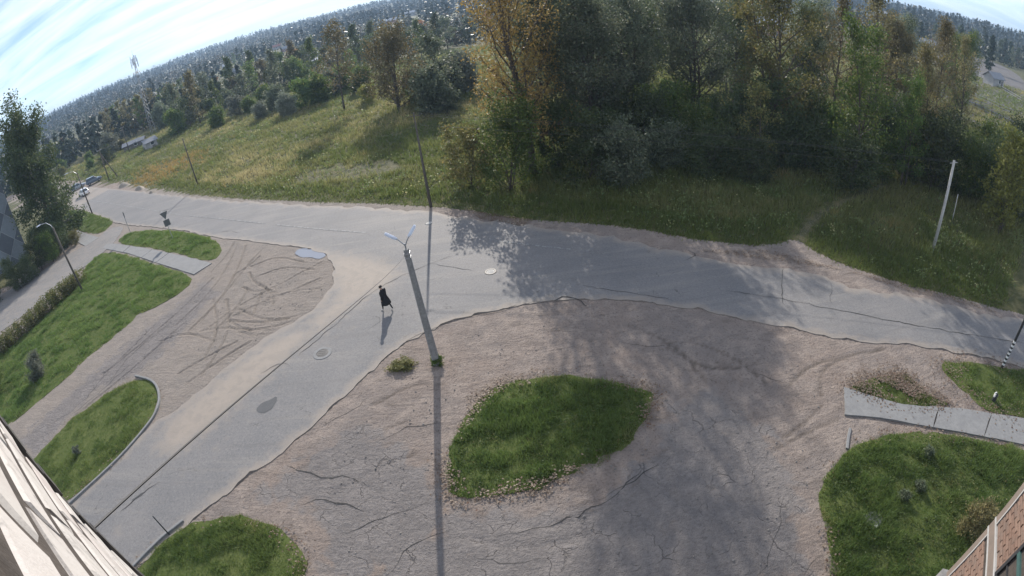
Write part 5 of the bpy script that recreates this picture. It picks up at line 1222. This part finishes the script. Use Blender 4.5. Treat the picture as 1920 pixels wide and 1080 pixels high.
for (a, b_, c_, d_, mt) in ((.96,1.02,10.85,12.92,'dark_metal'),(1.02,3.2,10.85,10.90,'dark_metal'),(1.02,3.2,11.40,11.47,'green_frame'),(1.50,1.55,10.9,11.40,'dark_metal'),(2.05,2.10,10.9,11.40,'dark_metal'),(1.02,3.2,11.12,11.14,'dark_metal')): pass
F_ = [(.96,1.02,10.85,12.92,.02),(1.02,3.2,10.85,10.90,.018),(1.02,3.2,11.40,11.47,.018),(1.50,1.55,10.9,11.40,.012),(2.05,2.10,10.9,11.40,.012),(1.02,1.50,11.13,11.155,.008),(1.90,1.96,11.47,12.9,.012)]
for i, (a, b_, c_, d_, w_) in enumerate(F_): MB().box((a, c_, -.06), (b_, d_, w_), F2).build('window_frame', M['green_frame' if i in (2, 6) else 'dark_metal'], wr)
MB().box((1.03, 11.475, -.045), (1.895, 12.9, -.03), F2).build('pale_pane', M['white_paint'], wr)  # white sheet set over the upper glass
MB().box((-.05, 8.95, -.35), (.10, 9.25, .10), F2).build('downpipe_bracket', M['pole_concrete'], wr)

# ------------------------------------------------------------------ person walking on the side road
def make_person(loc, rz):
    o = tag(empty('person', loc, rz), 'person in a long black coat and cap walking across the side road', 'person')
    J = {}; E_ = []; Rr = []; P_ = []
    def j(n, p, r, par=None):
        J[n] = len(P_); P_.append(p); Rr.append(r)
        if par: E_.append((J[par], J[n]))
    # facing +Y; left leg forward, right leg back
    j('pelvis', (0,0,.94), (.15,.11)); j('belly', (0,.01,1.10), (.145,.105), 'pelvis'); j('chest', (0,.03,1.30), (.165,.115), 'belly'); j('neck0', (0,.035,1.46), (.07,.065), 'chest'); j('neck', (0,.055,1.51), (.055,.055), 'neck0')
    j('jaw', (0,.085,1.575), (.065,.078), 'neck'); j('head', (0,.085,1.645), (.078,.095), 'jaw'); j('crown', (0,.075,1.715), (.062,.075), 'head'); j('nose', (0,.19,1.635), (.012,.012), 'head')
    for s, nm, f in ((-1, 'l', 1), (1, 'r', -1)):
        j('hip'+nm, (s*.09,0,.88), (.095,.10), 'pelvis'); j('thigh'+nm, (s*.095,f*.12,.70), (.082,.085), 'hip'+nm); j('knee'+nm, (s*.095,f*.20,.50), (.058,.06), 'thigh'+nm)
        if f > 0: j('calf'+nm, (s*.095,.24,.32), (.052,.056), 'knee'+nm); j('ankle'+nm, (s*.095,.30,.09), (.036,.04), 'calf'+nm); j('heel'+nm, (s*.095,.28,.045), (.04,.04), 'ankle'+nm); j('ball'+nm, (s*.10,.43,.04), (.04,.03), 'heel'+nm); j('toe'+nm, (s*.10,.50,.035), (.03,.02), 'ball'+nm)
        else: j('calf'+nm, (s*.095,-.30,.36), (.052,.056), 'knee'+nm); j('ankle'+nm, (s*.095,-.42,.16), (.036,.04), 'calf'+nm); j('heel'+nm, (s*.095,-.46,.13), (.035,.035), 'ankle'+nm); j('ball'+nm, (s*.10,-.34,.045), (.035,.03), 'heel'+nm); j('toe'+nm, (s*.10,-.27,.03), (.03,.02), 'ball'+nm)
        j('sh'+nm, (s*.175,.02,1.40), (.066,.066), 'chest'); j('el'+nm, (s*.235,-f*.10,1.14), (.047,.047), 'sh'+nm); j('wr'+nm, (s*.235,-f*.06+.05,.91), (.030,.026), 'el'+nm)
        wz = P_[J['wr'+nm]]; j('palm'+nm, (wz[0], wz[1]+.015, wz[2]-.06), (.018,.038), 'wr'+nm)
        for q, (dy_, ln) in enumerate(((-.028,.062),(-.010,.072),(.009,.07),(.027,.055))):
            b0 = (wz[0]-s*.002, wz[1]+.02+dy_, wz[2]-.095); j(f'f{nm}{q}a', b0, (.0095,.0095), 'palm'+nm); j(f'f{nm}{q}b', (b0[0]-s*.008, b0[1]+.004, b0[2]-ln*.55), (.0085,.0085), f'f{nm}{q}a'); j(f'f{nm}{q}c', (b0[0]-s*.026, b0[1]+.006, b0[2]-ln), (.0075,.0075), f'f{nm}{q}b')
        j(f't{nm}a', (wz[0]-s*.01, wz[1]+.055, wz[2]-.05), (.011,.011), 'palm'+nm); j(f't{nm}b', (wz[0]-s*.018, wz[1]+.068, wz[2]-.085), (.009,.009), f't{nm}a')
    me = bpy.data.meshes.new('body'); me.from_pydata(P_, E_, []); me.update(); b_ = link(bpy.data.objects.new('body', me), o)
    sk = b_.modifiers.new('skin', 'SKIN'); sk.use_smooth_shade = True
    for i, r in enumerate(Rr): me.skin_vertices[0].data[i].radius = r
    me.skin_vertices[0].data[0].use_root = True
    b_.modifiers.new('sub', 'SUBSURF').render_levels = 1; b_.modifiers['sub'].levels = 1
    k = NM('skin_and_trousers'); z = k.n('ShaderNodeSeparateXYZ'); k.l(k.n('ShaderNodeTexCoord').outputs['Object'], z.inputs[0])
    c_ = k.mix(k.ramp(z.outputs[2], .125, .135), (.42,.40,.38), (.018,.018,.02)); ax = k.math('ABSOLUTE', z.outputs[0])
    hand = k.math('MULTIPLY', k.ramp(ax, .18, .20), k.ramp(z.outputs[2], .93, .92)); hd = k.ramp(z.outputs[2], 1.49, 1.50)
    c_ = k.mix(k.math('MAXIMUM', hand, hd), c_, (.42,.26,.19)); me.materials.append(k.done(k.principled(c_, .7)))
    blk = simple('black_wool', (.016,.016,.018), (.011,.011,.012), 20, .9, .3)
    def ring(z, rx, ry, cy, n=18, wob=0, ph=0): return [(rx*math.cos(2*math.pi*i/n)*(1+wob*math.sin(5*2*math.pi*i/n+ph)), cy+ry*math.sin(2*math.pi*i/n)*(1+wob*math.sin(5*2*math.pi*i/n+ph)), z) for i in range(n)]
    def loft(rings, name, cap=True):
        n = len(rings[0]); V = [p for r in rings for p in r]; F = [(i*n+q, i*n+(q+1) % n, (i+1)*n+(q+1) % n, (i+1)*n+q) for i in range(len(rings)-1) for q in range(n)]
        if cap: F += [tuple(range((len(rings)-1)*n, len(rings)*n))]
        return MB().add(V, F).build(name, blk, o, True)
    loft([ring(.50,.28,.36,-.06,18,.06), ring(.72,.26,.30,-.04,18,.05,.4), ring(.90,.215,.21,-.02,18,.03,.8), ring(1.08,.19,.155,.0), ring(1.25,.205,.15,.02), ring(1.38,.20,.125,.025), ring(1.45,.13,.10,.03), ring(1.50,.078,.082,.045)], 'coat')
    for s, f in ((-1, 1), (1, -1)):
        m = MB(); m.tube([(s*.165,.02,1.405),(s*.205,-f*.04,1.28),(s*.24,-f*.10,1.14),(s*.24,-f*.08+.02,1.03),(s*.236,-f*.06+.045,.925)], [.078,.072,.062,.056,.05], 12); m.build('sleeve', blk, o, True)
    loft([ring(1.645,.092,.108,.075), ring(1.70,.092,.106,.07), ring(1.735,.07,.08,.065), ring(1.755,.03,.035,.06)], 'cap'); MB().box((-.06,.16,1.655), (.06,.245,1.668)).build('cap_peak', blk, o)
    m = MB(); V = [(.24,-.16,.42),(.38,-.16,.42),(.38,.20,.42),(.24,.20,.42),(.265,-.13,.76),(.335,-.13,.76),(.335,.17,.76),(.265,.17,.76)]
    return o
pers = make_person((-7.7, 26.05, .035), R(62)); pers.scale = (1.22, .80, 1.0)
bagm = simple('black_bag', (.02,.02,.022), None, 12, .7)

# ------------------------------------------------------------------ air
hz = MB(); hz.box((-4000, -60, -2.5), (4000, 5900, 125)); ho = hz.build('haze', None); tag(ho, 'thin blue morning haze over the valley', 'haze', kind='stuff')
k = NM('haze_air'); v_ = k.n('ShaderNodeVolumePrincipled'); v_.inputs['Color'].default_value = (.55, .75, 1, 1); v_.inputs['Density'].default_value = .00032; v_.inputs['Anisotropy'].default_value = .0
k.l(v_.outputs[0], k.out.inputs['Volume']); ho.data.materials.append(k.m)
